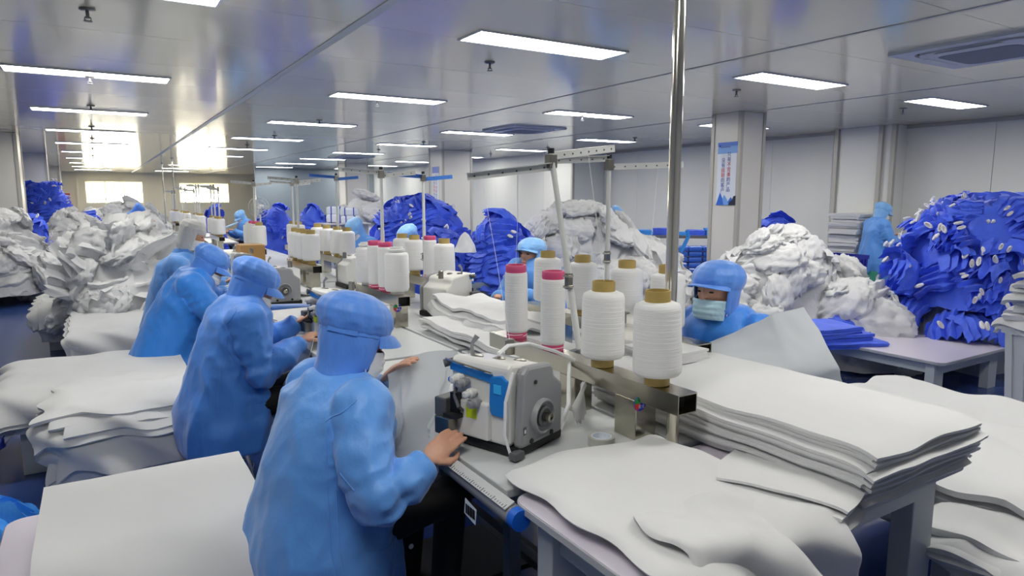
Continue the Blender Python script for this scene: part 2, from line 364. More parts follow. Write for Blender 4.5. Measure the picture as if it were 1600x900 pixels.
for i, ch in enumerate('只有不完美的产品'): glyph(ch, -.04, 2.06-i*.085, .08, 'ink_red' if 2 <= i <= 4 else 'ink_blue', po2)
for i, ch in enumerate('没有挑剔的客户'): glyph(ch, .07, 2.0-i*.085, .08, 'ink_red' if 2 <= i <= 3 else 'ink_blue', po2)

# ================================================================== TABLES
def low_table(x0, x1, y0, y1, h, label, rz=0, edge='table_edge', legs=((-1, -1), (-1, 1), (1, -1), (1, 1)), apron=.09, legw=.14, group=None):
    cx, cy = (x0+x1)/2, (y0+y1)/2; hx, hy = (x1-x0)/2, (y1-y0)/2
    t = thing('work_table', label, 'table', (cx, cy, 0), rz, group)
    mb = MB(); A = rrect(hx, hy, .06, 5); mb.rings([[(p[0], p[1], h-.022) for p in A], [(p[0], p[1], h-.003) for p in A]]); mb.build('edge_band', edge, t)
    A2 = rrect(hx-.003, hy-.003, .058, 5); MB().rings([[(p[0], p[1], h-.003) for p in A2], [(p[0], p[1], h) for p in A2]]).build('tabletop', 'table_top', t)
    ix, iy = hx-.07, hy-.07
    for a, b, c, d in ((-ix, ix, -iy, -iy+.025), (-ix, ix, iy-.025, iy), (-ix, -ix+.025, -iy+.025, iy-.025), (ix-.025, ix, -iy+.025, iy-.025)): MB().b2(a, b, c, d, h-.022-apron, h-.022).build('apron', 'leg_white', t)
    for sx, sy in legs:
        lx, ly = sx*(hx-.11), sy*(hy-.11); MB().box((lx, ly, (h-.022)/2), (legw, .07, h-.022)).build('leg', 'leg_white', t, bevel=.004)
    return t
low_table(5.33, 6.45, 2.45, 3.75, .36, 'low white table with a lilac top, folded blue gowns at one end')
low_table(-.36, .30, 2.05, 2.95, .42, 'low lilac topped table with a brown edge under a smooth white cloth stack', edge='table_brown')
low_table(-.5, .45, 4.55, 5.5, .40, 'low white table under the white cloth with a blue sheet peeking out')
low_table(-.3, .4, 6.5, 7.6, .40, 'low white table under the third smooth cloth stack')
low_table(-.55, .4, 8.3, 10.3, .36, 'low white table under the fanned heap of white gowns')
low_table(-2.6, -.85, 12.9, 14.1-.5, .36, 'low white table carrying the big heap of white gowns beside the grey column')
# end work table of the sewing line
low_table(.92, 2.30, .95, 1.50, .775, 'tall white table with lilac top and wide apron at the end of the sewing line', legw=.13, apron=.10)

# sewing line tables
def sewing_desk(x0, x1, y0, y1, label):
    t = thing('sewing_table', label, 'sewing table', ((x0+x1)/2, (y0+y1)/2, 0)); hx, hy = (x1-x0)/2, (y1-y0)/2
    MB().b2(-hx, hx, -hy, hy, .752, .78).build('tabletop', 'desk', t, bevel=.004)
    for sx in (-1, 1):
        MB().b2(sx*(hx-.08)-.025, sx*(hx-.08)+.025, -hy+.06, hy-.06, .70, .752).build('rail', 'steel_dull', t)
        for sy in (-1, 1): MB().b2(sx*(hx-.08)-.02, sx*(hx-.08)+.02, sy*(hy-.1)-.02, sy*(hy-.1)+.02, 0, .70).build('leg', 'steel_dull', t)
    MB().b2(-.1, .12, -.14, .14, .42, .62).build('motor_box', 'dark_box', t, bevel=.02)
    MB().b2(-hx+.06, hx-.1, -.2, .2, .10, .12).build('treadle', 'dark_box', t); MB().b2(-.02, .02, -hy+.12, hy-.12, .28, .31).build('crossbar', 'steel_dull', t)
    MB().tube([(-hx+.1, -.3, .72), (-hx+.12, -.28, .5), (-hx+.06, -.22, .3), (-hx+.1, -.2, .12)], .006, 6).build('cable', 'rubber', t, True)
    return t
for i, (y, l) in enumerate([(1.53, 'grey topped sewing table under the nearest overlock machine'), (3.17, 'grey topped sewing table in the second place of the operators row'), (4.81, 'grey topped sewing table in the third place of the operators row'), (6.45, 'grey topped sewing table in the fourth place of the operators row'), (8.09, 'grey topped sewing table in the fifth place, past the hairnet worker'), (9.73, 'grey topped sewing table in the sixth place, under far cones'), (11.4, 'grey topped sewing table in the seventh place, under far cones')]):
    sewing_desk(.93, 1.60, y, y+1.60, l)
for i, (y, l) in enumerate([(1.53, 'grey topped sewing table facing the masked operator'), (3.17, 'grey topped sewing table in front of the maskless operator'), (4.81, 'grey topped sewing table facing row, third from the end table'), (6.45, 'grey topped sewing table facing row, fourth from the end table'), (8.09, 'grey topped sewing table facing row, fifth from the end table'), (9.73, 'grey topped sewing table facing row, sixth from the end table')]):
    sewing_desk(1.62, 2.30, y, y+1.60, l)

# ------------------------------------------------------------------ cone racks
def cone(kind):
    c = thing('yarn_cone', '', 'yarn cone')
    if kind == 'gold':
        MB().lathe([(.034, 0), (.042, .001), (.042, .31), (.041, .314), (.037, .314), (.0355, .28)], 28).build('tube', 'tube_gold', c, True)
        MB().lathe([(.043, .034), (.072, .036), (.079, .045), (.080, .06), (.077, .25), (.072, .268), (.055, .276), (.043, .278)], 36).build('yarn', 'yarn', c, True, 60)
        MB().lathe([(.0345, .2805), (.0345, .2825)], 20).build('bore_shade_disc', 'bore_shade', c)  # dark disc plugging the tube, its colour standing in for shade down the bore
    if kind == 'pink':
        MB().lathe([(.038, 0), (.044, .001), (.046, .012), (.044, .03), (.044, .29), (.046, .302), (.046, .318), (.043, .322), (.037, .322), (.036, .28)], 28).build('tube', 'tube_pink', c, True)
        MB().lathe([(.045, .026), (.048, .028), (.050, .04), (.050, .275), (.048, .288), (.045, .29)], 32).build('yarn', 'yarn', c, True, 60)
        MB().lathe([(.0355, .2805), (.0355, .2825)], 20).build('bore_shade_disc', 'bore_shade', c)  # same plug disc, painted dark as the shade inside the tube
        MB().tube([(.047*math.cos(a), .047*math.sin(a), .012+.001*a) for a in np.linspace(0, 6.2, 26)], .0015, 5).build('thread_tail', 'thread', c)
    if kind == 'white':
        MB().lathe([(.034, 0), (.042, .001), (.042, .3), (.036, .3), (.035, .28)], 28).build('tube', 'tube_white', c, True)
        MB().lathe([(.043, .02), (.070, .022), (.078, .04), (.076, .25), (.070, .262), (.045, .270), (.055, .275), (.055, .288), (.043, .29)], 36).build('yarn', 'yarn', c, True, 60)
    if kind == 'mini':
        MB().lathe([(.03, 0), (.034, .004), (.012, .15), (.008, .155)], 20).build('yarn', 'yarn', c, True, 60)
        MB().lathe([(.008, .155), (.009, .175)], 12).build('tube', 'tube_white', c)
    return c
PROTO = {k: cone(k) for k in ('gold', 'pink', 'white', 'mini')}; USED = set()
def put_cone(kind, x, y, z, label, group, s=1.0, tilt=0):
    o = PROTO[kind] if kind not in USED else copy_tree(PROTO[kind]); USED.add(kind)
    o.location = (x, y, z); o.rotation_euler = (tilt, tilt*.6, random.uniform(0, 6)); o.scale = (s, s, 1); o['label'] = label; o['group'] = group
ZB = .985
def rack(x, y0, y1, posts, cones, label, group, side, sticker=False):
    t = thing('cone_rack', label, 'rack', (x, (y0+y1)/2, .781)); cy = (y0+y1)/2; h = ZB-.781
    mb = MB(); hw_, hh, th = .042, .065, .004; L0, L1 = y0-cy, y1-cy
    mb.b2(-hw_, hw_, L0, L1, h-th, h); mb.b2(-hw_, hw_, L0, L1, h-hh, h-hh+th); mb.b2(-hw_, -hw_+th, L0, L1, h-hh+th, h-th); mb.b2(hw_-th, hw_, L0, L1, h-hh+th, h-th)
    mb.build('beam', 'steel', t); MB().b2(-hw_+th, hw_-th, L0+.05, L1-.05, h-hh+th, h-th).build('beam_inner_shade', 'black', t)  # black fill paints the shade seen inside the hollow, open-ended beam
    for k, (py, w_) in enumerate(posts):
        MB().b2(-w_*.42, w_*.42, py-cy-w_/2, py-cy+w_/2, 0, h-hh).build('post', 'steel', t, bevel=.003)
    if sticker:
        py = posts[0][0]-cy-posts[0][1]/2
        mxs = Matrix.Rotation(PI/2, 3, 'X'); sx = -.03
        st = MB().lathe([(.027, 0), (.027, .002)], 28, (sx, py, .13), mx=mxs).build('sticker', 'sticker_blue', t)
        for a0, a1, m_ in ((60, 180, 'sticker_green'), (180, 245, 'sticker_red')):
            pts = [(sx+.026*math.cos(R(a)), .13+.026*math.sin(R(a))) for a in np.linspace(a0, a1, 12)]+[(sx, .13)]
            MB().prism(pts, 'y', py-.0032, py-.0022).build('sticker_sector', m_, t)
        g = glyph('安全', 0, 0, .014, 'poster_white', t); g.rotation_euler = (PI/2, 0, 0); g.location = (sx+.005, py-.0036, .118); g.name = 'sticker_lettering'
    nm = {'gold': 'gold tubed', 'pink': 'slim pink tubed', 'white': 'white tubed', 'mini': 'small tapered'}
    order = sorted(q[1] for q in cones)
    for kd, cy_, tl in cones:
        MB().lathe([(.006, 0), (.006, .06)], 8, (0, cy_-cy, h)).build('spindle', 'steel_dull', t)
        put_cone(kd, x+random.uniform(-.006, .006), cy_, ZB+.001, ('%s yarn cone, %s from the end table %s' % (nm[kd], ('first', 'second', 'third', 'fourth', 'fifth')[order.index(cy_)], side)) if 'far' not in side else '%s cone of white yarn %s' % (nm[kd], side), 'cones '+side, 1, tl)
random.seed(4)
rack(1.545, 1.44, 2.62, [(1.68, .11), (2.02, .10)], [('gold', 1.575, R(-1)), ('gold', 1.86, 0), ('pink', 2.17, 0), ('pink', 2.46, R(1.5))], 'stainless cone rack with round red green and blue sticker', 1, 'on the nearest rack', sticker=True)
MB().lathe([(.02, .0), (.02, .14)], 16, (0, 1.50-2.03, 0)).build('round_leg', 'steel', bpy.data.objects['cone_rack'], True)
rack(2.15, 1.92, 3.28, [(2.2, .1), (2.95, .1)], [('gold', 2.15, 0), ('gold', 2.42, 0), ('gold', 2.76, 0), ('gold', 3.08, 0)], 'stainless cone rack standing between the masked operator and the steel pole', 1, 'on the masked operator rack')
rack(1.60, 3.86, 4.66, [(3.95, .1), (4.45, .1)], [('white', 3.98, 0), ('pink', 4.17, 0), ('pink', 4.35, 0), ('white', 4.53, 0)], 'stainless cone rack with small sticker behind the nearest operator hood', 1, 'on the second operators rack', sticker=True)
rack(2.15, 4.30, 5.35, [(4.62, .1), (5.1, .1)], [('gold', 4.42, 0), ('pink', 4.66, 0), ('gold', 4.95, 0), ('gold', 5.2, 0)], 'stainless cone rack next to the machine of the maskless operator', 1, 'on the maskless operator rack')
rack(1.66, 6.0, 6.95, [(6.15, .12), (6.4, .1)], [('gold', 6.2, 0), ('gold', 6.38, 0), ('gold', 6.56, 0), ('gold', 6.74, 0)], 'stainless cone rack holding four gold tubed cones, third in the operators row', 1, 'on the third operators rack')
rack(2.12, 6.4, 7.75, [(6.75, .12), (7.3, .1)], [('gold', 6.55, 0), ('gold', 6.87, 0), ('gold', 7.22, 0), ('gold', 7.6, 0)], 'stainless cone rack holding four gold tubed cones, third in the facing row', 1, 'on the third facing rack')
rack(1.66, 8.3, 9.25, [(8.5, .1), (9.0, .1)], [('gold', 8.42, 0), ('pink', 8.65, 0), ('pink', 8.85, 0), ('white', 9.08, 0)], 'stainless cone rack in the fourth place of the operators row', 1, 'on the fourth operators rack')
rack(2.12, 8.2, 9.0, [(8.35, .1), (8.8, .1)], [('gold', 8.42, 0), ('gold', 8.72, 0)], 'stainless cone rack in the fourth place of the facing row', 1, 'on the fourth facing rack')
for k, y in enumerate((11.2, 13.4, 15.6, 17.8)):
    rack(1.64, y, y+1.0, [(y+.2, .1), (y+.8, .1)], [('gold', y+.1, 0), ('gold', y+.35, 0), ('white', y+.6, 0), ('gold', y+.88, 0)], 'far stainless cone rack, number %s past the fourth in the operators row' % ('one', 'two', 'three', 'four')[k], 1, 'on the far racks towards the windows')
    if k < 3: put_cone('mini', 1.3, y+.45, .781, 'small tapered cone of white yarn by the far racks', 'small cones by the far racks')
    if k: sewing_desk(.95, 2.2, y+.1-.4, y+1.5-.4+.2, 'grey topped sewing table under the far racks, number %s' % ('', 'two', 'three', 'four')[k])

# thread stands: pole with perforated arms
def arm(parent, p, q, m, nm='thread_arm', w_=.028):
    p, q = Vector(p), Vector(q); d = (q-p); L = d.length; x = d.normalized(); y = Vector((0, 0, 1)).cross(x).normalized(); z = x.cross(y)
    mx = Matrix((x, y, z)).transposed(); mb = MB(); mb.box((p+q)/2, (L, .004, w_), mx=mx); mb.box((p+q)/2+z*w_/2+y*.012, (L, .028, .003), mx=mx); o = mb.build(nm, m, parent)
    n = max(3, int(L/.05)); hb = MB()
    for k in range(n): hb.lathe([(.004, -.004), (.004, .004)], 8, p+d*((k+.5)/n), mx=mx @ Matrix.Rotation(PI/2, 3, 'X'))
    hb.build('eyelets', 'm_darkgrey', o)['kind'] = 'stuff'; return o
def stand(label, base, top, arms, m='arm_white', threads=(), joint=.35, rad=.011):
    base, top = Vector(base), Vector(top); t = thing('thread_stand', label, 'thread stand', base); d = top-base
    MB().tube([(0, 0, 0), d*.5], rad*1.15, 12).build('pole', 'arm_white', t, True); MB().tube([d*.5, d], rad, 12).build('upper_pole', 'arm_white', t, True)
    j = d*joint; MB().box(j+Vector((-.012, -.012, 0)), (.022, .022, .06)).build('joint_clamp', 'steel_dull', t)
    for k in (-.02, .02): MB().lathe([(.005, -.02), (.005, .02)], 8, j+Vector((-.02, -.02, k)), mx=Matrix.Rotation(R(60), 3, 'Z') @ Matrix.Rotation(PI/2, 3, 'X')).build('bolt', 'chrome', t)
    MB().box(d+Vector((0, 0, -.03)), (.034, .034, .05)).build('top_clamp', 'steel_dull', t)
    MB().lathe([(.012, 0), (.012, .02)], 10, d).build('cap', 'rubber', t)
    for a, b in arms: arm(t, d+Vector(a), d+Vector(b), m)
    for a, b in threads:
        a, b = Vector(a)-base, Vector(b)-base; mid = (a+b)/2
        MB().tube([a, mid+Vector((.01, .01, -.01)), b], .0008, 4).build('thread', 'thread', t)
    return t
bA = onx(905, 545, 1.545); tA = onx(861, 240, 1.50)
stand('leaning white thread pole with two perforated arms beside the pink tubed cones', bA, tA, [((0, 0, -.01), (.40, .10, .04)), ((0, 0, -.05), (-.30, .12, -.09))],
      threads=[((1.545, 1.86, 1.30), tA+Vector((.22, .05, .01))), ((1.545, 2.46, 1.31), tA+Vector((-.12, .05, -.07))), ((1.2, 1.95, 1.1), tA+Vector((-.25, .1, -.085)))])
tB = onx(952, 248, 2.15)
stand('straight white thread pole with two perforated arms behind the gold tubed cones', (2.15, tB.y, ZB), tB, [((0, 0, -.04), (.30, -.20, -.03)), ((0, 0, .0), (-.22, .16, -.01))],
      threads=[((2.15, 2.27, 1.30), tB+Vector((.2, -.13, -.035))), ((2.15, 2.86, 1.30), tB+Vector((-.15, .11, -.005)))], joint=.4)
for X, u, v, l, ml in ((1.60, 595, 265, 'white thread pole with grey arms on the second rack', 'arm_white'), (2.15, 661, 272, 'white thread pole with blue arms by the maskless operator', 'arm_blue'), (1.66, 463, 278, 'white thread pole with grey arms on the third rack', 'arm_white'), (2.12, 525, 274, 'white thread pole with blue arms in the facing row', 'arm_blue'), (1.66, 396, 284, 'white thread pole with grey arms on the fourth rack', 'arm_white'), (2.12, 456, 284, 'white thread pole with grey arms on the fourth facing rack', 'arm_white')):
    tp = onx(u, v, X); stand(l, (X, tp.y, ZB), tp, [((0, 0, -.02), (-.24, .12, -.0)), ((0, 0, -.04), (.2, -.1, -.02))], ml, joint=.2)
for k, (X, y) in enumerate(((1.64, 11.3), (1.64, 12.1), (1.64, 13.6), (1.64, 14.3), (1.64, 15.8), (1.64, 16.5), (1.64, 18.0), (1.64, 11.75), (1.64, 13.95), (1.64, 18.6))):
    o = stand('white thread pole with short arms on the far racks towards the windows', (X, y, ZB), (X, y, 1.74+.04*(k % 3)), [((0, 0, -.02), (-.15, .1, 0))], 'arm_white', joint=.2); o['group'] = 'thread poles on the far racks'

# tall steel poles from bench to ceiling
def steel_pole(x, y, r, label):
    t = thing('steel_pole', label, 'pole', (x, y, .781))
    MB().lathe([(r, 0), (r, CEIL-.781-.002)], 24).build('pipe', 'chrome', t, True); MB().lathe([(r*2, 0), (r*2, .008), (r*1.1, .014)], 24).build('foot_flange', 'steel', t, True)
    h = CEIL-.781-.002; MB().lathe([(r*2, h), (r*2, h-.008), (r*1.1, h-.014)], 24).build('ceiling_flange', 'steel', t, True)
steel_pole(1.80, 1.78, .0225, 'thick polished steel pole rising to the ceiling behind the nearest cones')
for u, l in ((256, 'thin steel pole to the ceiling, the far one of the pair near the windows'), (272, 'thin steel pole to the ceiling, the near one of the pair near the windows')):
    p = onx(u, 300, 1.85); steel_pole(p.x, p.y, .022, l)

# ================================================================== OVERLOCK MACHINE
def machine():
    t = thing('overlock_machine', '', 'sewing machine'); W, D, H = .125, .15, .30      # half sizes, front faces -X, wheel side faces -Y
    MB().b2(-W+.01, W+.015, -D+.01, D+.03, 0, .035).build('base', 'black', t, bevel=.008)
    prof = [(-W+.004, .035), (W, .035), (W, .20), (W-.05, .235), (W-.055, .262), (W-.075, .275), (-W+.02, H), (-W+.004, H-.012), (-W+.004, H-.08)]
    MB().prism(prof, 'y', -D+.035, D-.02).build('body', 'm_white', t, bevel=.012)
    pg = [(-W+.02, .03), (W+.002, .03), (W+.004, .20), (W-.046, .236), (W-.05, .268), (W-.07, .282), (-W+.06, .292), (-W+.035, .27)]
    sc = MB().prism(pg, 'y', -D, -D+.034).build('side_cover', 'm_grey', t, bevel=.012)
    mx = Matrix.Rotation(PI/2, 3, 'X'); hc = (.005, -D, .115)
    hwl = MB().lathe([(.058, -.004), (.058, .012), (.054, .018), (.050, .018), (.046, .006), (.03, .004)], 40, hc, mx=mx).build('hand_wheel', 'm_grey', t, True, 35)
    MB().lathe([(.034, .0), (.034, .014), (.028, .018), (.02, .012), (.016, .012)], 32, hc, mx=mx).build('wheel_rim', 'm_darkgrey', hwl, True, 35)
    MB().lathe([(.015, .01), (.015, .038), (.012, .04), (.007, .04), (.007, .03)], 20, hc, mx=mx).build('shaft', 'steel', hwl, True, 35)
    MB().lathe([(.007, 0), (.007, .003)], 14, (-.03, -D-.0005, .235), mx=mx).build('screw_hole', 'black', sc)
    for x, s in ((-.085, .018), (-.085, .012)): pass
    MB().b2(-.092, -.078, -D-.0015, -D, .075, .10).build('tag_plate', 'm_darkgrey', sc); MB().b2(-.089, -.081, -D-.0025, -D-.0015, .080, .092).build('tag_mark', 'poster_white', sc)
    for x in (-.05, .06): MB().lathe([(.009, 0), (.009, .003)], 14, (x, -D-.0005, .045), mx=mx).build('foot_screw', 'black', sc)
    # front (-X)
    fp = MB(); fp.prism([(-.14, .05), (.02, .05), (.02, .17), (-.01, .19), (-.14, .17)][::1], 'x', -W-.012, -W+.02); 
    fr_ = MB().prism([(-.045, .045), (.125, .045), (.125, .13), (.085, .165), (-.045, .165)], 'x', -W-.018, -W+.016).build('front_cover', 'm_white', t, bevel=.006)
    MB().b2(-W-.0195, -W-.018, .0, .045, .11, .155).build('warning_label', 'yellow', fr_)
    bp = MB().prism([(-.105, .13), (-.052, .13), (-.04, .15), (-.045, .255), (-.09, .265), (-.112, .25)], 'x', -W-.006, -W+.03).build('control_panel', 'm_blue', t, bevel=.004)
    MB().b2(-W-.0075, -W-.006, -.092, -.062, .205, .235).build('display', 'm_lightblue', bp)
    ub = MB().prism([(-.05, .235), (.13, .252), (.13, .275), (-.05, .268)], 'x', -W-.002, -W+.03).build('brand_strip', 'm_blue', t)
    mxx = Matrix.Rotation(-PI/2, 3, 'Y')
    for k, (y, z) in enumerate(((.075, .235), (.05, .225), (.02, .195), (.0, .165))):
        MB().lathe([(.010, 0), (.010, .012), (.016, .014), (.0165, .03), (.012, .034), (.012, .05), (.008, .053)], 18, (-W-.002, y, z), mx=mxx).build('tension_knob', 'm_grey' if k % 2 else 'm_white', t, True, 35)
    MB().lathe([(.009, 0), (.009, .02), (.005, .023)], 14, (-W-.005, .11, .225), mx=mxx).build('blue_knob', 'plastic_blue', t, True)
    # needle area
    MB().b2(-W-.06, -W+.01, .085, .15, .045, .105).build('cloth_plate', 'steel_dull', t, bevel=.004)
    pf = MB().b2(-W-.03, -W-.012, .07, .105, .10, .185).build('presser_bar', 'black', t)
    MB().b2(-W-.055, -W-.01, .06, .115, .105, .118).build('presser_foot', 'rubber', pf); MB().tube([(-W-.02, .06, .13), (-W-.05, .05, .15), (-W-.03, .085, .175), (-W-.015, .09, .2)], .006, 8).build('looper_arm', 'm_darkgrey', pf, True)
    MB().b2(-W-.05, -W+.03, .11, .16, .10, .165).build('needle_guard', 'm_darkgrey', t, bevel=.006)
    # top
    for x, y in ((-.06, .07), (-.03, .0), (.02, -.05)):
        k_ = MB().lathe([(.022, H-.012-(x+.075)*.17), (.022, H-.002-(x+.075)*.17), (.012, H+.002-(x+.075)*.17)], 18, (x, y, 0)).build('oil_cap', 'steel_dull', t, True, 35)
    MB().tube([(-.05, .1, H-.01), (-.05, .1, H+.03), (-.035, .09, H+.055)], [.006, .006, .01], 10).build('lever', 'm_grey', t, True)
    MB().tube([(-W-.01, .15, H-.03), (-W+.03, .12, H-.02)], [.014, .011], 12).build('thread_guide_knob', 'm_darkgrey', t, True)
    MB().tube([(-W-.012, .14, H-.012), (-W-.016, .04, H-.02), (-W-.012, -.06, H-.03)], .004, 8).build('guide_bar', 'chrome', t, True)
    MB().lathe([(.018, .0), (.018, .05), (.012, .055)], 16, (W-.02, .06, .27)).build('motor_cap', 'steel_dull', t, True)
    MB().tube([(-W+.005, -D+.02, H-.02), (-W-.02, -D+.03, .19), (-W-.012, -D+.04, .08), (-W+.0, -D+.02, .0)], .005, 8).build('white_cable', 'thread', t, True)
    MB().b2(-W-.02, -W+.03, -D-.01, -D+.02, .004, .03).build('foot', 'm_darkgrey', t, bevel=.006)
    return t
mc = machine()
MACH = [((1.13, 1.87, .781), R(20), 'white and grey overlock machine with blue panel, beside the nearest operator'), ((1.17, 3.78, .781), R(8), 'white and grey overlock machine with blue panel, in front of the second operator'),
        ((1.17, 5.32, .781), 0, 'white and grey overlock machine in front of the third operator'), ((1.17, 6.85, .781), 0, 'white and grey overlock machine in front of the hairnet worker'),
        ((2.02, 2.30, .781), R(200), 'white and blue overlock machine under the hands of the masked operator'), ((2.05, 4.62-.45, .781), R(195), 'white and blue overlock machine in front of the maskless operator'),
        ((2.0, 6.0, .781), R(180), 'white overlock machine in the facing row beyond the maskless operator'), ((1.17, 10.2, .781), 0, 'white overlock machine in the operators row below the far cones')]
for i, (p, a, l) in enumerate(MACH):
    o = mc if i == 0 else copy_tree(mc); o.location = p; o.rotation_euler = (0, 0, a); o['label'] = l; o['group'] = 'overlock machines on the sewing line'
# guard rail with ruler on the nearest table
g = thing('guard_rail', 'grey tube rail with a clear ruler along the edge of the nearest sewing table', 'rail', (.91, 1.53, .74))
MB().tube([(.01, .45, 0), (0, -.08, 0)], .028, 16).build('tube', 'm_grey', g, True); MB().box((-.012, .18, .03), (.035, .5, .003), mx=Matrix.Rotation(R(-25), 3, 'Y')).build('ruler', 'clear_ruler', g)
tk = MB()
for k in range(40): tk.box((-.022, -.06+k*.0125, .0275), (.006 if k % 5 else .014, .0012, .0012), mx=Matrix.Rotation(R(-25), 3, 'Y'))
tk.build('ruler_marks', 'ink_dark', g); MB().tube([(0, -.08, 0), (0, -.11, 0)], .030, 16).build('end_cap', 'plastic_blue', g, True)
MB().tube([(-.03, .34, -.02), (-.035, .34, .02), (0, .345, .05), (.05, .35, .045)], .003, 6).build('cable_tie', 'thread', g, True)
MB().box((-.032, .12, -.06), (.001, .07, .05), mx=Matrix.Rotation(R(8), 3, 'X')).build('barcode_tag', 'poster_white', g)
bc = MB()
for k in range(12): bc.box((-.0335, .09+k*.005, -.06), (.001, .0015+.001*(k % 3), .03))
bc.build('barcode_print', 'black', g)
# tape, paper strips and small things on the near table
tr = thing('tape_roll', 'clear tape roll lying on the table behind the nearest machine', 'tape', (1.38, 1.66, .781)); MB().lathe([(.034, 0), (.045, 0), (.045, .03), (.034, .03), (.034, 0)], 32, cap=False).build('tape', 'tape', tr, True, 30); MB().lathe([(.030, 0), (.034, 0), (.034, .031), (.030, .031), (.030, 0)], 32, cap=False).build('core', 'poster_white', tr, True, 30)
fs_ = thing('fabric_swatches', 'fanned bunch of white fabric strips hanging from the rack beam', 'fabric strips', (1.47, 1.86, .93))
random.seed(8)
for k in range(14):
    a = R(-60+k*5.5); MB().prism([(-.012, 0), (.012, 0), (.026, -.13-.01*(k % 3)), (-.02, -.135)], 'x', -.0008-.004*k/3, -.004*k/3).build('strip', 'cloth', fs_).rotation_euler = (a, 0, R(-60))
tp_ = MB().tube([(1.10, 1.86, 1.085), (1.18, 1.93, 1.09), (1.30, 1.98, 1.075), (1.42, 1.98, 1.03), (1.50, 1.97, .99)], [.007]*5, 6).build('fabric_tape', 'thread'); tag(tp_, 'white woven tape running from the nearest machine up to the rack', 'tape')
lp_ = MB().tube([(1.50, 2.0, .97), (1.46, 1.95, .94), (1.40, 1.87, .86), (1.31, 1.80, .80)], .008, 6).build('hanging_tape', 'thread'); tag(lp_, 'white tape hanging from the rack behind the nearest machine', 'tape')
def scrap(label, p, s, rz, sh=.3): return None

# ================================================================== CLOTH
def drape(name, m, rect, top, over, thick=.004, rz=0, nu=56, nv=56, amp=.008, freq=3, seed=0, ripple=.02, bend=.05, parent=None, zfun=None, flare=.15):
    # rect (x0,x1,y0,y1) is the supported part, over=(xneg,xpos,yneg,ypos) the lengths hanging over
    x0, x1, y0, y1 = rect; cx, cy = (x0+x1)/2, (y0+y1)/2
    def P(u, v):
        a = x0-over[0]+(x1-x0+over[0]+over[1])*u; b = y0-over[2]+(y1-y0+over[2]+over[3])*v
        ox = max(0, x0-a, a-x1); oy = max(0, y0-b, b-y1); sx = -1 if a < x0 else 1; sy = -1 if b < y0 else 1
        px, py = min(max(a, x0), x1), min(max(b, y0), y1); o = math.hypot(ox, oy)
        z = top+amp*N(a*freq+seed*7, b*freq, seed)+amp*.5*N(a*freq*2.3, b*freq*2.3+seed, 4.1)
        z += amp*.8*(1-2*abs(N(a*freq*.9+b*1.3+seed*3, b*freq*.55-a, seed+6)))-amp*.4
        if zfun: z += zfun(a, b)
        if o > 0:
            th = min(o/bend, PI/2-.12); hor = bend*math.sin(th)+max(0, o-bend*th)*flare*.5; dr = bend*(1-math.cos(th))+max(0, o-bend*th)
            rp = ripple*min(1, o/.12)*(math.sin((a+b*1.3)*18+seed)+1.2*N(a*6, b*6, seed+2.2))
            px += sx*ox/o*(hor+rp); py += sy*oy/o*(hor+rp); z -= dr
        return Vector((px-cx, py-cy, z))
    me = grid_mesh(name, P, nu, nv, thick); o = obj(name, me, m, parent)
    if parent is None: o.location = (cx, cy, 0); o.rotation_euler = (0, 0, rz)
    return o
def cloth_stack(name, label, cat, rect, z0, layers, th, over, rz=0, m='cloth', seed=0, jit=.02, bend=.05, amp=.006, ripple=.02, zfun=None, n=44, flare=.15, bulge=0, rev=False):
    t = thing(name, label, cat, ((rect[0]+rect[1])/2, (rect[2]+rect[3])/2, z0), rz); rnd = random.Random(seed)
    hx, hy = (rect[1]-rect[0])/2, (rect[3]-rect[2])/2
    for k in range(layers):
        j = lambda: rnd.uniform(-jit, jit)
        b_ = bulge*math.sin(PI*(k+.5)/layers); r_ = (-hx-b_+j(), hx+b_+j(), -hy-b_+j(), hy+b_+j()); ov = [max(0, q*((.6+.4*(k+1)/layers) if not rev else (1-.65*k/layers))+j()*1.5) if q > 0 else 0 for q in over]
        o = drape('cloth_layer', m, r_, (k+.5)*th, ov, th*.95, nu=n, nv=n, amp=amp, seed=seed+k*(.13 if rev else .025), ripple=ripple, bend=bend+k*th, parent=t, zfun=zfun, flare=flare)
        o.location = ((r_[0]+r_[1])/2, (r_[2]+r_[3])/2, 0)
    return t
# front left stack beside the nearest operator
cloth_stack('cloth_stack', 'smooth thick white cloth stack on the brown edged low table', 'cloth', (-.22, .42, 2.28, 2.80), .421, 6, .028, (.0, .02, .55, .0), seed=1, jit=.012, bend=.12, amp=.004, ripple=.006, flare=.3)
# second: smooth cover cloth with hanging edges, and a fanned heap on its near side
blue_under = drape('blue_sheet', 'gown_blue', (-.50, .3, 4.6, 5.4), .405, (.26, 0, .0, 0), .004, seed=3, ripple=.02); tag(blue_under, 'bright blue sheet hanging under the white cloth of the second low table', 'cloth')
cloth_stack('cloth_stack', 'white cloth stack overhanging the low table above a blue sheet', 'cloth', (-.48, .42, 4.62, 5.45), .412, 5, .022, (.16, 0, .28, 0), seed=2, jit=.015, bend=.09, amp=.01)
cloth_stack('cloth_stack', 'white cloth stack between the second operator and the fanned gowns', 'cloth', (-.24, .42, 6.45, 7.55), .401, 5, .025, (.04, 0, .30, 0), seed=4, jit=.02, bend=.07, amp=.012)
cloth_stack('cloth_stack', 'white cloth stack hanging to the floor beside the blue aisle', 'cloth', (-.55, .38, 8.2, 9.6), .361, 5, .03, (.06, 0, .34, 0), seed=5, jit=.04, bend=.07, amp=.02)
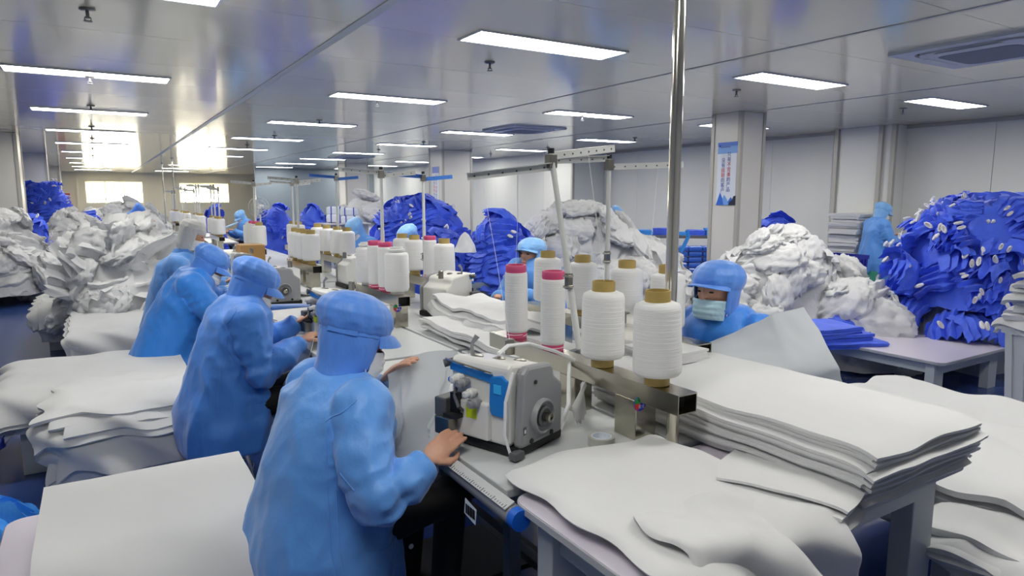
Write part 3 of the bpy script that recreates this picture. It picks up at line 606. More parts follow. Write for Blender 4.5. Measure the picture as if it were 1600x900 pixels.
# third heap between second and first operator: loose layered sheets falling off
def loose(name, label, rect, z0, layers, th, over, seed, zf=None, jit=.06, rz=0, m='cloth', ripple=.022, n=44, flare=.35, amp=.022):
    return cloth_stack(name, label, 'cloth', rect, z0, layers, th, over, rz, m, seed, jit, .04, amp, ripple, zf, n, flare, 0, True)
loose('loose_cloth_heap', 'loose layered white sheets spilling to the floor between two low tables', (-.15, .45, 3.95, 4.50), .352, 12, .018, (.16, .03, .36, .02), 11, jit=.045, rz=R(-8))
low_table(-.2, .45, 3.95, 4.45, .35, 'low white bench under the loose layered sheets')

# right: long thick stack and the sheet over the end table
cloth_stack('cloth_stack', 'long thick stack of white cut cloth beside the steel pole', 'cloth', (1.70, 2.22, .99, 2.05), .781, 15, .0108, (.02, .04, .07, .0), seed=6, jit=.011, bend=.05, amp=.010, n=40, ripple=.006, bulge=.014)
sa = drape('cloth_sheet', 'cloth', (.985, 1.52, .95, 1.56), .815, (.04, .10, .42, .03), .006, nu=90, nv=90, amp=.016, freq=3.2, seed=12, ripple=.035, bend=.07, flare=.35, zfun=lambda a, b: .035*math.exp(-((a-1.25)**2/.05+(b-1.45)**2/.02))+.03*math.exp(-((a-1.4)**2/.01+(b-1.0)**2/.02)))
tag(sa, 'wide white sheet spread over the end table, hanging over its near edge', 'cloth')
cloth_stack('cloth_stack', 'white cloth pad under the spread sheet on the end table', 'cloth', (1.0, 1.50, .97, 1.5), .776, 3, .01, (0, 0, 0, 0), seed=13, jit=.01, n=12, amp=.002)
cloth_stack('cloth_stack', 'fanned stack of white cut pieces at the edge of the end table', 'cloth', (1.46, 1.80, .98, 1.30), .776, 7, .008, (.0, .02, .03, 0), rz=R(18), seed=14, jit=.03, n=24, amp=.01)
sf = drape('cloth_sheet', 'cloth', (1.08, 1.30, .93, 1.1), .84, (.05, .08, .34, .08), .006, nu=60, nv=60, amp=.03, freq=5, seed=15, ripple=.04, bend=.06, flare=.5, rz=R(-12)); tag(sf, 'crumpled white cloth folded over the near edge of the end table', 'cloth')
# right of the sewing line: low stack and heaps
pD = onz(1490, 690, .55)
cloth_stack('cloth_stack', 'thick soft white cloth stack on the floor level bench beyond the end table', 'cloth', (2.55, 3.75, 1.0, 1.95), .40, 8, .026, (.05, .2, .12, .05), seed=16, jit=.03, bend=.06, amp=.03, rz=R(4), n=40)
low_table(2.6, 3.7, 1.05, 1.9, .395, 'low white bench under the thick soft cloth stack')
lw = loose('loose_cloth_heap', 'crumpled white cloth bundle hanging below the thick soft stack', (2.30, 2.62, .80, 1.02), .42, 4, .03, (.04, .1, .22, .05), 17, jit=.04, amp=.05)
# sheet lifted by the masked operator
ET = [ppm(1075, 547, 345), ppm(1145, 520, 360), ppm(1205, 492, 375), ppm(1256, 480, 380)]; ED, EE = ppm(1050, 592, 385), ppm(1318, 606, 400)
def PE(u, v):
    f = u*3; i = min(2, int(f)); p = ET[i].lerp(ET[i+1], f-i); q = ED.lerp(EE, u); r = p.lerp(q, v); s_ = math.sin(PI*v)
    return r+Vector((-.035, -.06, -.045*u))*s_+Vector((-.02, -.03, .0))*math.sin(u*7.5+v*3)*s_+Vector((.3, -.9, .2))*.018*(1-2*abs(N(u*2.6+v*1.5, v*1.2, 1.7)))*s_+Vector((0, 0, .006))*N(u*8, v*5, 3.1)
se = obj('sheer_sheet', grid_mesh('sheer_sheet', PE, 50, 36, .002), 'cloth_sheer'); tag(se, 'sheer white sheet lifted up by the masked operator', 'cloth')
cloth_stack('cloth_stack', 'small folded white pad beside the cone at the end of the near rack', 'cloth', (1.86, 2.10, 1.85, 2.10), .945, 4, .01, (0, 0, 0, 0), seed=18, jit=.012, n=12, amp=.003)
# sheet worked on by the nearest operator: hangs from her hands to the table and over its edge
F0, F1, F2, F3 = ppm(606, 585, 440), ppm(716, 548, 392), ppm(600, 735, 470), ppm(704, 708, 462)
def PF(u, v):
    p = F0.lerp(F1, u).lerp(F2.lerp(F3, u), v); return p+Vector((.030*math.sin(u*11+v*2)*(.3+v)+.02*N(u*4, v*4, 3), .02*math.sin(v*7+u*4), .012*N(u*6, v*3, 8)+.03*math.sin(PI*u)*(1-v)))
sg = obj('sheer_sheet', grid_mesh('sheer_sheet', PF, 46, 40, .002), 'cloth_sheer'); tag(sg, 'sheer white sheet hanging from the hands of the nearest operator', 'cloth')
sg2 = drape('cloth_sheet', 'cloth', (1.02, 1.48, 2.2, 3.05), .795, (.10, 0, 0, 0), .006, amp=.018, freq=4, seed=19, ripple=.02); tag(sg2, 'rumpled white sheet on the table behind the nearest machine', 'cloth')
cloth_stack('cloth_stack', 'wavy stack of white cut cloth between the two cone racks', 'cloth', (1.66, 2.06, 2.62, 3.75), .781, 6, .014, (0, 0, .02, 0), seed=20, jit=.03, amp=.022, n=30)
cloth_stack('cloth_stack', 'white cut cloth piled before the maskless operator', 'cloth', (1.86, 2.26, 3.0, 4.0), .865, 4, .02, (.06, .02, .03, 0), seed=21, jit=.04, amp=.04, n=30)
cloth_stack('cloth_stack', 'flat white cut cloth on the second sewing table', 'cloth', (.98, 1.5, 4.05, 4.75), .781, 4, .011, (.05, 0, 0, 0), seed=22, jit=.02, amp=.012, n=24)
cloth_stack('cloth_stack', 'white cut cloth under the hands of the third operator', 'cloth', (.98, 1.5, 5.6, 6.4), .781, 4, .012, (.05, 0, 0, 0), seed=23, jit=.03, amp=.018, n=24)
cloth_stack('cloth_stack', 'white cut cloth on the table past the hairnet worker', 'cloth', (.98, 1.5, 7.2, 8.4), .781, 7, .016, (.06, 0, 0, 0), seed=24, jit=.04, amp=.04, n=24)
def PH(u, v):
    p = Vector((.95, 3.55, .86)).lerp(Vector((1.10, 4.05, .83)), u); q = Vector((.84, 3.50, .52)).lerp(Vector((.84, 4.15, .55)), u); r = p.lerp(q, v)
    return r+Vector((.03*math.sin(u*12)*v, 0, .015*N(u*5, v*4, 9)))
sh = obj('sheer_sheet', grid_mesh('sheer_sheet', PH, 36, 30, .002), 'cloth'); tag(sh, 'white sheet under the hands of the second operator', 'cloth')

# ------------------------------------------------------------------ garment bundles for the heaps
def flap_mesh(seed, L, W, folds, A, curl, fan=.5, en=.055):
    rnd = random.Random(seed); ph = rnd.uniform(0, 6); k = rnd.uniform(-.15, .15)
    def P(u, v):
        w_ = W*(fan+(1-fan)*math.sin(PI*min(1, u*.85+.12))**.7)*(1+en*4.5*N(u*4, seed, .3)+en*2*N(u*11, seed, 1.3)); t = folds*2*PI*v+ph+1.8*N(u*2.2, v*2, seed)
        f = (2/PI)*math.asin(math.sin(t)*.97); a = A*(.6+.5*u)*(1+.6*N(u*2.5, v*2.5, seed+5))
        return Vector(((u-.5)*L+en*N(v*6, seed, 2)*L/.5, (v-.5)*w_+k*(u-.5)*L+.02*f, a*f-curl*L*(abs(2*u-1)**2.2)-curl*.6*W*(2*v-1)**2+.03*N(u*4, v*4, seed+9)))
    return grid_mesh('garment', P, 18, 22, 0)
def cuff_mesh():
    return MB().lathe([(.014, 0), (.026, .010), (.027, .026), (.019, .032), (.014, .012)], 10, cap=True).mesh('cuff', True)
CUFF = cuff_mesh()
FL = {'blue': [flap_mesh(i, .50, .40, 3+i % 3, .040, .22, .75) for i in range(6)], 'white': [flap_mesh(20+i, .50, .44, 2.5+.5*(i % 3), .05, .2, .8) for i in range(6)], 'fan': [flap_mesh(40+i, .75, .52, 2.2, .03, .10, .45, .02) for i in range(5)]}
FLM = {}
def flap_for(kind, i, m):
    key = (kind, i, m)
    if key not in FLM:
        me = FL[kind][i].copy(); me.materials.clear(); me.materials.append(M[m]); FLM[key] = me
    return FLM[key]
CUFF.materials.append(M['cuff'])
def lump_mesh(seed, sub):
    bm = bmesh.new(); bmesh.ops.create_icosphere(bm, subdivisions=sub, radius=1)
    for v in bm.verts:
        c = v.co.copy(); wx = c+Vector((N(c.x*1.3, c.y*1.3, seed), N(c.y*1.3, c.z*1.3, seed+3), N(c.z*1.3, c.x*1.3, seed+7)))*.7
        r1 = 1-2*abs(N(wx.x*1.5+seed, wx.y*1.5, wx.z*1.5)); r2 = 1-2*abs(N(wx.x*3.4, wx.y*3.4+seed, wx.z*3.4)); r3 = 1-2*abs(N(wx.x*7, wx.y*7, wx.z*7+seed))
        k = 1+.30*r1+.24*r2+.11*r3; v.co = Vector((c.x*.23*k, c.y*.17*k, c.z*.07*k))+Vector((0, 0, .03*(1-2*abs(N(c.x*3+seed, c.y*4, 2.2)))))
    me = bpy.data.meshes.new('garment_lump'); bm.to_mesh(me); bm.free(); me.polygons.foreach_set('use_smooth', [True]*len(me.polygons)); return me
FL['lump'] = [lump_mesh(100+i*3.7, 4) for i in range(7)]; FL['lump_low'] = FL['lump']
def core_mesh(rx, ry, h, seed, amp, p=2.2, na=72, nr=26):
    def P(u, v):
        a = 2*PI*u; r = v; rr = r**.8; nx, ny = math.cos(a), math.sin(a)
        z = h*(1-rr**p); s = 1+.13*N(nx*1.6, ny*1.6, seed)
        x, y = rx*rr*s*nx, ry*rr*s*ny; rid = 1-2*abs(N(x*5, y*5, z*5+seed)); rid2 = 1-2*abs(N(x*11, y*11, z*11+seed))
        d = amp*(rid+.5*rid2); k = max(.0, z/h); return Vector((x*(1+.6*d/rx*rr), y*(1+.6*d/ry*rr), max(0, z+d*(.35+.65*(1-rr)))))
    return grid_mesh('heap_core', P, na, nr, 0)
def heap(name, label, blabel, c, rx, ry, h, kind, m, n, seed, scale=1.0, cuffs=0, p=2.2, group=None, up=.25, amp=.05, bname='gown', bcat='gown', core_m=None, mats=None, rz=0, single=False, stick=.0):
    # single: every gown its own object; otherwise all gowns of the heap are joined into one mesh
    c = Vector(c); shr = .9 if n else 1.0
    cm = core_mesh(rx*shr, ry*shr, h*(.95 if n else 1), seed, amp, p); cm.materials.append(M[core_m or m]); cm.materials.append(M['cuff'])
    rnd = random.Random(seed); bits = []; Rz = Matrix.Rotation(rz, 3, 'Z')
    for k in range(n):
        a = k*2.39996+rnd.uniform(-.3, .3); nx, ny = math.cos(a), math.sin(a)
        if k % 3 and p > 2.4: zf = rnd.uniform(-.10, .92); rr = max(0, 1-zf)**(1/p)
        else: rr = math.sqrt((k+.5)/n)*.98
        x, y = rx*rr*nx, ry*rr*ny; z = h*(1-rr**p)
        nrm = Vector((nx/rx*p*rr**(p-1)*h, ny/ry*p*rr**(p-1)*h, 1)).normalized(); g = (nrm+Vector((rnd.gauss(0, up), rnd.gauss(0, up), rnd.gauss(0, up*.5)))).normalized()
        out = Vector((nx, ny, 0)) if rr > .3 else Vector((rnd.uniform(-1, 1), rnd.uniform(-1, 1), 0))
        out = Matrix.Rotation(rnd.uniform(-2.2, 2.2), 3, 'Z') @ out
        steep = 1-nrm.z
        if stick and steep > .35:
            tx = (nrm*stick+Vector((0, 0, -rnd.uniform(.1, .8)))+Vector((rnd.gauss(0, .45), rnd.gauss(0, .45), rnd.gauss(0, .2)))).normalized(); side = Vector((0, 0, 1)).cross(tx).normalized(); ro = rnd.gauss(0, .5); g = tx.cross(side)
            ty = side*math.cos(ro)+g*math.sin(ro); g = tx.cross(ty)
        else: tx = (out-g*out.dot(g)).normalized(); ty = g.cross(tx)
        mx = Rz @ Matrix((tx, ty, g)).transposed(); mm = m if not mats else rnd.choice(mats); kd = kind
        if rnd.random() < (.45 if kind == 'white' else .0) and not (stick and steep > .35 and rnd.random() < .5): kd = 'lump' if single else 'lump_low'
        fi = rnd.randrange(len(FL[kd])); s = scale*rnd.uniform(.75, 1.2)
        pos = c+Rz @ (Vector((x, y, z))+nrm*.015-(tx*.1*s if (stick and steep > .35) else Vector((0, 0, 0))))
        cf_ = []
        if rnd.random() < cuffs:
            for q in range(rnd.choice((1, 2, 2))):
                v_ = rnd.uniform(-.08, .08); cf_.append((Vector((rnd.uniform(.17, .26), v_, rnd.uniform(.01, .05)-.02)), Euler((rnd.gauss(0, .4), rnd.uniform(.6, 1.6), rnd.uniform(-.7, .7)))))
        if single:
            o = obj(bname, flap_for(kd, fi, mm)); o.location = pos; o.rotation_euler = mx.to_euler(); o.scale = (s, s, s); tag(o, blabel, bcat, group or ('gowns in '+label))
            for q, e in cf_:
                cf = obj('cuff', CUFF, None, o); cf.location = q; cf.rotation_euler = e; cf.scale = (1.8, .8, 1.1)
        else:
            ml = [q.name for q in cm.materials]
            if mm not in ml: cm.materials.append(M[mm]); ml.append(mm)
            T = Rz.to_4x4().inverted() @ Matrix.Translation(pos-c) @ mx.to_4x4() @ Matrix.Scale(s, 4)
            bits.append((FL[kd][fi], T, ml.index(mm)))
            for q, e in cf_: bits.append((CUFF, T @ Matrix.Translation(q) @ e.to_matrix().to_4x4() @ Matrix.Diagonal((1.8, .8, 1.1, 1)), 1))
    if bits:
        bm = bmesh.new(); bm.from_mesh(cm)
        for me, T, mi in bits:
            i0 = len(bm.verts); f0 = len(bm.faces); bm.from_mesh(me); bm.verts.ensure_lookup_table(); bm.faces.ensure_lookup_table()
            bmesh.ops.transform(bm, matrix=T, verts=bm.verts[i0:])
            for f in bm.faces[f0:]: f.material_index = mi
        bm.to_mesh(cm); bm.free()
    t = obj(name, cm); t.location = c; t.rotation_euler = (0, 0, rz); tag(t, label, 'heap'); t['kind'] = 'stuff'
    return t
def crate(label, c, lx, ly, h, rz=0, m='bin', ribs=6):
    t = thing('bin', label, 'bin', c, rz); tp = 1.0; bt = .88; rs = []
    def ring(f, z): return [(sx*lx/2*f, sy*ly/2*f, z) for sx, sy in ((-1, -1), (1, -1), (1, 1), (-1, 1))]
    mb = MB(); mb.rings([ring(bt, 0), ring(tp, h), ring(tp-.05, h), ring(bt-.05, .03)], True); mb.build('shell', m, t)
    rm = MB(); o_, i_ = 1.05, .97
    rm.rings([ring(o_, h-.04), ring(o_, h+.01), ring(i_, h+.01), ring(i_, h-.04), ring(o_, h-.04)], False); rm.build('rim', m, t)
    for k in range(ribs):
        f = (k+.5)/ribs-.5
        for s in (-1, 1):
            rb = MB(); rb.rings([[(f*lx*bt-.02, s*ly/2*bt, .02), (f*lx*bt+.02, s*ly/2*bt, .02), (f*lx*bt+.02, s*(ly/2*bt+.012), .02), (f*lx*bt-.02, s*(ly/2*bt+.012), .02)], [(f*lx-.02, s*ly/2, h-.04), (f*lx+.02, s*ly/2, h-.04), (f*lx+.02, s*(ly/2+.012), h-.04), (f*lx-.02, s*(ly/2+.012), h-.04)]]); rb.build('rib', m, t)
            rb = MB(); rb.rings([[(s*lx/2*bt, f*ly*bt-.02, .02), (s*lx/2*bt, f*ly*bt+.02, .02), (s*(lx/2*bt+.012), f*ly*bt+.02, .02), (s*(lx/2*bt+.012), f*ly*bt-.02, .02)], [(s*lx/2, f*ly-.02, h-.04), (s*lx/2, f*ly+.02, h-.04), (s*(lx/2+.012), f*ly+.02, h-.04), (s*(lx/2+.012), f*ly-.02, h-.04)]]); rb.build('rib', m, t)
    return t
# right: blue heap with white cuffs on the white bin
crate('large white ribbed bin under the blue gowns with white cuffs', (7.1, 3.02, 0), .95, .80, .68, R(-10))
heap('gown_heap', 'mass of blue gowns with white cuffs piled on the large white bin', 'folded blue gown with white cuffs on the large white bin', (7.12, 3.0, .60), .84, .80, .98, 'blue', 'gown_blue', 135, 31, .80, 1.0, 4.0, amp=.07, up=.35, single=True, stick=1.0)
crate('white bin holding stacked white gowns, beside the lilac topped table', (5.55, 1.72, 0), .62, .55, .70, R(-20))
for k in range(6):
    o = cloth_stack('gown_bundle', 'rolled white gown bundle stacked on the white bin' , 'gown', (5.27, 5.82, 1.45, 1.98), .70+k*.09, 3, .03, (.06, .03, .05, .05), rz=R(-20+k*7), seed=50+k, jit=.03, n=20, bend=.02, amp=.02, bulge=.02); o['group'] = 'white gown bundles on the bin'
heap('gown_heap', 'white gowns slumped between the table and the large white bin', 'white gown slumped beside the large white bin', (6.15, 3.35+.25, .0), .45, .45, .78, 'white', 'cloth_crumple', 16, 33, .8, 0, 2.2)
# right centre: white crumpled heap
low_table(5.2, 6.5, 3.9, 5.1, .36, 'low white table under the crumpled white heap near the poster column')
heap('gown_heap', 'crumpled white heap in front of the poster column', 'crumpled white gown in the heap before the poster column', (5.92, 4.35, .37), .95, .62, .84, 'white', 'cloth_crumple', 55, 34, .72, 0, 2.0, amp=.07, up=.3, rz=R(-32), single=True)
# centre: white heap behind the rack
low_table(3.7, 5.3, 4.9, 6.0, .5, 'low white table under the white heap behind the cone racks')
heap('gown_heap', 'broad crumpled white heap behind the leaning thread pole', 'crumpled white gown in the broad heap behind the racks', (4.33, 5.58, .5), .95, .6, .98, 'white', 'cloth_crumple', 60, 35, .75, 0, 2.2, amp=.07, up=.3, rz=R(-32), single=True)
p = ppm(1010, 420, 150); heap('gown_heap', 'low slope of crumpled white gowns right behind the gold tubed cones', 'x', (p.x, p.y, .4), .62, .5, .74, 'white', 'cloth_crumple', 26, 64, .7, 0, 2.2, amp=.07, up=.3)
low_table(p.x-.5, p.x+.5, p.y-.4, p.y+.4, .4, 'low white table under the low white slope of gowns')
bs = MB().tube([(4.48+.52, 4.83, 1.05), (4.48+.56, 4.82, 1.12), (4.48+.60, 4.81, 1.20), (4.48+.59, 4.82, 1.27)], .02, 8).build('blue_strap', 'm_blue'); tag(bs, 'light blue strap lying on the broad white heap', 'strap')
crate('grey plastic bin under the blue gowns behind the maskless operator', (3.32, 5.55, 0), .62, .55, .80, R(-30), 'bin_grey')
heap('gown_heap', 'blue gowns overflowing the grey bin', 'crumpled blue gown overflowing the grey bin', (3.36, 5.62, .72), .42, .42, .72, 'blue', 'gown_blue', 34, 36, .66, .25, 2.6, rz=R(-30))
heap('gown_heap', 'blue gowns heaped beside the grey bin, below the white bag', 'crumpled blue gown heaped beside the grey bin', (2.92, 6.0, .2), .52, .5, 1.05, 'blue', 'gown_dark', 40, 37, .7, .4, 2.6, rz=R(-30))
wb = heap('cloth_bag', 'small white cloth bag tied on the blue gowns beside the grey bin', 'x', ppm(727, 395, 172), .085, .085, .16, 'white', 'cloth_crumple', 0, 38, amp=.02); del wb['kind']; wb['category'] = 'bag'
for k in range(7):
    a = R(-40+k*40); p = ppm(724, 372, 174)
heap('gown_heap', 'biggest heap of blue gowns, in front of the second poster column', 'crumpled blue gown in the biggest blue heap', (3.85, 8.75, .45), .82, .7, 1.16, 'blue', 'gown_blue', 95, 39, .72, .5, 3.0, rz=R(-32), mats=['gown_blue', 'gown_blue', 'gown_dark'])
low_table(3.1, 4.6, 8.2, 9.3, .44, 'low white table under the biggest blue heap')
p = ppm(705, 400, 135); heap('gown_heap', 'blue gowns sloping down from the biggest heap', 'crumpled blue gown on the slope below the biggest heap', (p.x, p.y, .0), .65, .5, 1.2, 'blue', 'gown_dark', 34, 40, .7, .2, 2.2)
p = ppm(433, 350, 88); heap('gown_heap', 'blue heap beyond the third cone rack, beside a fan', 'crumpled blue gown beyond the third cone rack', (p.x, p.y, .0), .52, .45, 1.48, 'blue', 'gown_blue', 44, 41, .6, .1, 2.5, up=.5)
p = ppm(490, 350, 92); heap('gown_heap', 'blue heap beside the wrapped white bales', 'crumpled blue gown beside the wrapped bales', (p.x, p.y, .0), .42, .4, 1.46, 'blue', 'gown_blue', 40, 42, .55, .1, 2.5, up=.5)
p = ppm(565, 350, 88); heap('gown_heap', 'white crumpled heap behind the wrapped bales', 'crumpled white gown behind the wrapped bales', (p.x, p.y, .0), .62, .5, 1.62, 'white', 'cloth_crumple', 26, 43, .75, 0, 2.6)
p = ppm(335, 335, 62); heap('gown_heap', 'violet blue heap under the far right window', 'violet blue gown under the far right window', (p.x, p.y, .0), .34, .34, 1.43, 'blue', 'gown_dark', 18, 44, .5, .3, 2.8)
# bales
for k, (u, v) in enumerate(((525, 341), (548, 343), (525, 329), (546, 331))):
    p = ppm(u, v, 95); b = thing('fabric_bale', 'white wrapped bale with blue straps behind the cone racks', 'bale', (p.x, p.y, p.z-.07), R(-20), 'wrapped bales'); MB().b2(-.15, .15, -.13, .13, 0, .135).build('wrap', 'bale', b, bevel=.03)
    for x in (-.07, .07): MB().b2(x-.008, x+.008, -.134, .134, -.002, .139).build('strap', 'ink_blue', b)
p = ppm(535, 350, 95); MB_ = low_table(p.x-.4, p.x+.4, p.y-.3, p.y+.3, max(.3, ppm(525, 341, 95).z-.075), 'white table under the wrapped bales')
# left side
heap('gown_heap', 'big heap of white gowns on the low table beside the grey column', 'white gown in the big heap beside the grey column', (-1.62, 12.85, .36), 1.05, .6, 1.18, 'white', 'cloth_crumple', 60, 45, .95, 0, 2.6, amp=.07)
heap('gown_heap', 'white gowns drooping over the front of the low table by the aisle', 'white gown drooping over the table by the aisle', (-1.45, 12.35, .15), .75, .4, .75, 'white', 'cloth_crumple', 26, 46, .85, 0, 2.2)
heap('gown_heap', 'tall blue heap with white cuffs beside the grey column', 'folded blue gown with white cuffs in the tall heap by the column', (-.95, 18.2, .5), .72, .6, 1.42, 'blue', 'gown_blue', 60, 47, .9, .9, 2.6)
heap('gown_heap', 'blue heap sloping towards the aisle beyond the grey column', 'blue gown sloping towards the aisle', (-.2, 17.6, .4), .6, .5, .82, 'blue', 'gown_blue', 26, 48, .8, .2, 2.2)
heap('gown_heap', 'white heap standing under the blue gowns by the aisle', 'white gown under the blue gowns by the aisle', (-.38, 14.6, .0), .5, .6, 1.25, 'white', 'cloth_crumple', 34, 49, .85, 0, 2.4)
heap('gown_heap', 'blue gowns hanging down over the white heaps by the aisle', 'blue gown hanging over the white heaps by the aisle', (-.93, 13.2, .42), .33, .3, .85, 'blue', 'gown_blue', 20, 50, .75, .5, 2.4)
heap('cloth_heap', 'dark green cloth lying on the blue floor by the aisle', 'dark green cloth on the floor', (-.42, 12.9, 0), .40, .25, .28, 'blue', 'green_cloth', 7, 51, .6, 0, 1.6, bname='green_cloth', bcat='cloth')
heap('gown_heap', 'low white heap stretching along the aisle beyond the fanned gowns', 'white gown in the low heap along the aisle', (.25, 14.0, .3), .7, 1.3, .78, 'white', 'cloth_crumple', 44, 52, .9, 0, 2.4)
heap('gown_heap', 'blue gowns lying across the aisle heap', 'blue gown lying across the aisle heap', (.2, 17.5, .5), .9, .5, .55, 'blue', 'gown_blue', 20, 53, .8, .1, 2.2)
heap('gown_heap', 'wide white heap under the far left window', 'white gown under the far left window', (.9, 26.5, .3), 1.4, .9, 1.1, 'white', 'cloth_crumple', 26, 54, 1.1, 0, 2.2)
heap('gown_heap', 'pale heap of white gowns beside the fire cabinet', 'white gown beside the fire cabinet', (-.1, 26.0, .0), .7, .7, 1.15, 'white', 'cloth_crumple', 18, 55, 1.1, 0, 2.2)
# fanned heap beside the hairnet worker: upright sheets
def fan_heap(label, blabel, c, n, seed, rad, L, m='cloth'):
    rnd = random.Random(seed); c = Vector(c)
    heap('gown_heap', label, 'x', c, rad*1.1, rad*1.25, L*1.12, 'white', m, 44, seed, .8, 0, 2.6, amp=.07, up=.45)
    for k in range(n):
        a = rnd.uniform(0, 2*PI); el = R(rnd.uniform(8, 86)); d = Vector((math.cos(a)*math.cos(el), math.sin(a)*math.cos(el), math.sin(el)))
        s_ = Vector((-math.sin(a), math.cos(a), 0)); nrm = d.cross(s_); roll = rnd.uniform(-.9, .9); s2 = s_*math.cos(roll)+nrm*math.sin(roll); n2 = d.cross(s2)
        o = obj('gown', flap_for('fan', rnd.randrange(5), m)); s = rnd.uniform(.75, 1.1)*L/.75
        o.rotation_euler = Matrix((d, s2, n2)).transposed().to_euler(); o.scale = (s, s, s)
        o.location = c+Vector((rnd.uniform(-.3, .3)*rad, rnd.uniform(-.5, .5)*rad, .05))+Vector((d.x*rad, d.y*rad, d.z*rad*1.5))*.75; tag(o, blabel, 'gown', 'fanned gowns')
fan_heap('fanned heap of white gowns bursting upwards beside the hairnet worker', 'white gown fanning out of the heap beside the hairnet worker', (.22, 7.95, .45), 50, 61, .50, .72)
# things behind the column and by the right wall
p = ppm(1212, 372, 112); heap('gown_heap', 'blue heap half hidden by the poster column', 'blue gown half hidden by the poster column', (p.x, p.y, .6), .42, .42, .72, 'blue', 'gown_blue', 24, 62, .65, 0, 2.2)
low_table(p.x-.35, p.x+.5, p.y-.5, p.y+.5, .6, 'white table behind the poster column')
def bench(label, c, lx, ly, h, rz):
    t = thing('packing_bench', label, 'bench', c, rz); MB().b2(-lx/2, lx/2, -ly/2, ly/2, h-.04, h).build('top', 'steel_dull', t)
    for sx in (-1, 1):
        for sy in (-1, 1): MB().box((sx*(lx/2-.05), sy*(ly/2-.05), (h-.04)/2), (.05, .05, h-.04)).build('leg', 'steel_dull', t)
    return t
bench('grey steel packing bench with folded blue gowns by the right wall', (8.3, 8.0, 0), 2.6, .8, .98, R(-40))
for k in range(7):
    p = Vector((8.3, 8.0, 0))+Vector((math.cos(R(-40)), math.sin(R(-40)), 0))*(-.9+k*.28)
    o = cloth_stack('folded_gown', 'folded blue gown lying on the grey packing bench', 'gown', (p.x-.13, p.x+.13, p.y-.16, p.y+.16), .981, 2+k % 3, .03, (0, 0, 0, 0), rz=R(-40), m='gown_light' if k % 2 else 'gown_blue', seed=70+k, jit=.015, n=8, amp=.008); o['group'] = 'folded gowns on the bench'
q0 = ppm(1060, 440, 115)
for i in range(3):
    for k in range(7):
        p = q0+Vector((.84, -.53, 0))*(.19*i); pk = thing('gown_pack', 'blue gown sealed in a clear pack, stacked beside the poster column', 'pack', (p.x, p.y, .45+k*.072), R(-32+(k*37 % 9)-4), 'sealed blue packs')
        MB().b2(-.088, .088, -.12, .12, 0, .066).build('pack', 'pack_blue', pk, bevel=.02)
low_table(q0.x-.25, q0.x+.65, max(6.1, q0.y-.45), q0.y+.3, .44, 'white table under the sealed blue packs', rz=R(0))
# folded gowns on the lilac table
for k, (dx, dy, dz, s) in enumerate(((0, 0, .361, 1.0), (-.05, .06, .421, .9), (-.10, .1, .476, .8))):
    o = cloth_stack('folded_gown', ('thickest folded blue gown at the bottom of the stack on the lilac topped table', 'folded blue gown in the middle of the stack on the lilac topped table', 'folded blue gown on top of the stack on the lilac topped table')[k], 'gown', (5.15+dx, 5.15+dx+.52*s, 3.1+dy, 3.1+dy+.5*s), dz, 2, .028, (.02, .02, .02, .02), rz=R(-25+k*6), m='gown_blue', seed=80+k, jit=.012, n=20, amp=.01, bend=.015, bulge=.01)
heap('crumpled_gown', 'crumpled blue gown lying at the far side of the lilac topped table', 'blue gown crumpled on the lilac table', (5.95, 3.55, .361), .30, .20, .20, 'blue', 'gown_blue', 4, 83, .55, 0, 2.0)
# stacked white trays behind the standing worker
for k in range(9):
    tt = cloth_stack('gown_bundle', 'white folded bundle in the stack behind the standing worker', 'gown', (9.25, 9.75, 5.55, 5.95), .62+k*.085, 2, .04, (.01, .01, .01, .01), m='cloth', seed=90+k, jit=.02, n=8, amp=.01, bend=.02, bulge=.02); tt['group'] = 'bundles behind the standing worker'
low_table(9.15, 9.8, 5.0, 6.0, .61, 'white table under the bundles behind the standing worker')
crate('dark blue bin between the white heap and the standing worker', (8.2, 5.1, 0), .45, .45, .85, 0, 'ink_blue')
heap('cloth_heap', 'dark green sack beside the dark blue bin', 'green cloth', (8.35, 4.75, 0), .3, .3, .62, 'blue', 'green_cloth', 0, 84)
p = ppm(555, 320, 60)
# blue garments on the floor at the left edge
heap('gown_heap', 'light blue garments on the floor beside the brown edged table', 'light blue garment on the floor beside the brown edged table', (-.50, 3.35, 0), .30, .32, .34, 'blue', 'gown_light', 10, 85, .7, 0, 2.0)
# card box and dark crates below the end table
cb = thing('cardboard_box', 'brown cardboard box on the floor below the end table', 'box', (1.95, 1.5, 0), R(20)); MB().b2(-.2, .2, -.16, .16, 0, .26).build('body', 'card', cb, bevel=.004); MB().b2(-.2, .2, -.02, .02, .261, .263).build('tape_strip', 'tape', cb)
cb = thing('cardboard_box', 'tall brown cardboard box standing behind the third cone rack', 'box', (1.35, 7.4, .781), 0); MB().b2(-.12, .12, -.16, .16, 0, .33).build('body', 'card', cb, bevel=.004); MB().b2(-.12, .12, -.02, .02, .331, .333).build('tape_strip', 'tape', cb)
cb = thing('storage_crate', 'black storage crate on the floor below the end table', 'crate', (1.5, 1.35, 0), R(5)); MB().b2(-.2, .2, -.15, .15, 0, .36).build('body', 'dark_box', cb, bevel=.01); MB().b2(-.21, .21, -.16, .16, .36, .39).build('lid', 'rubber', cb, bevel=.006)
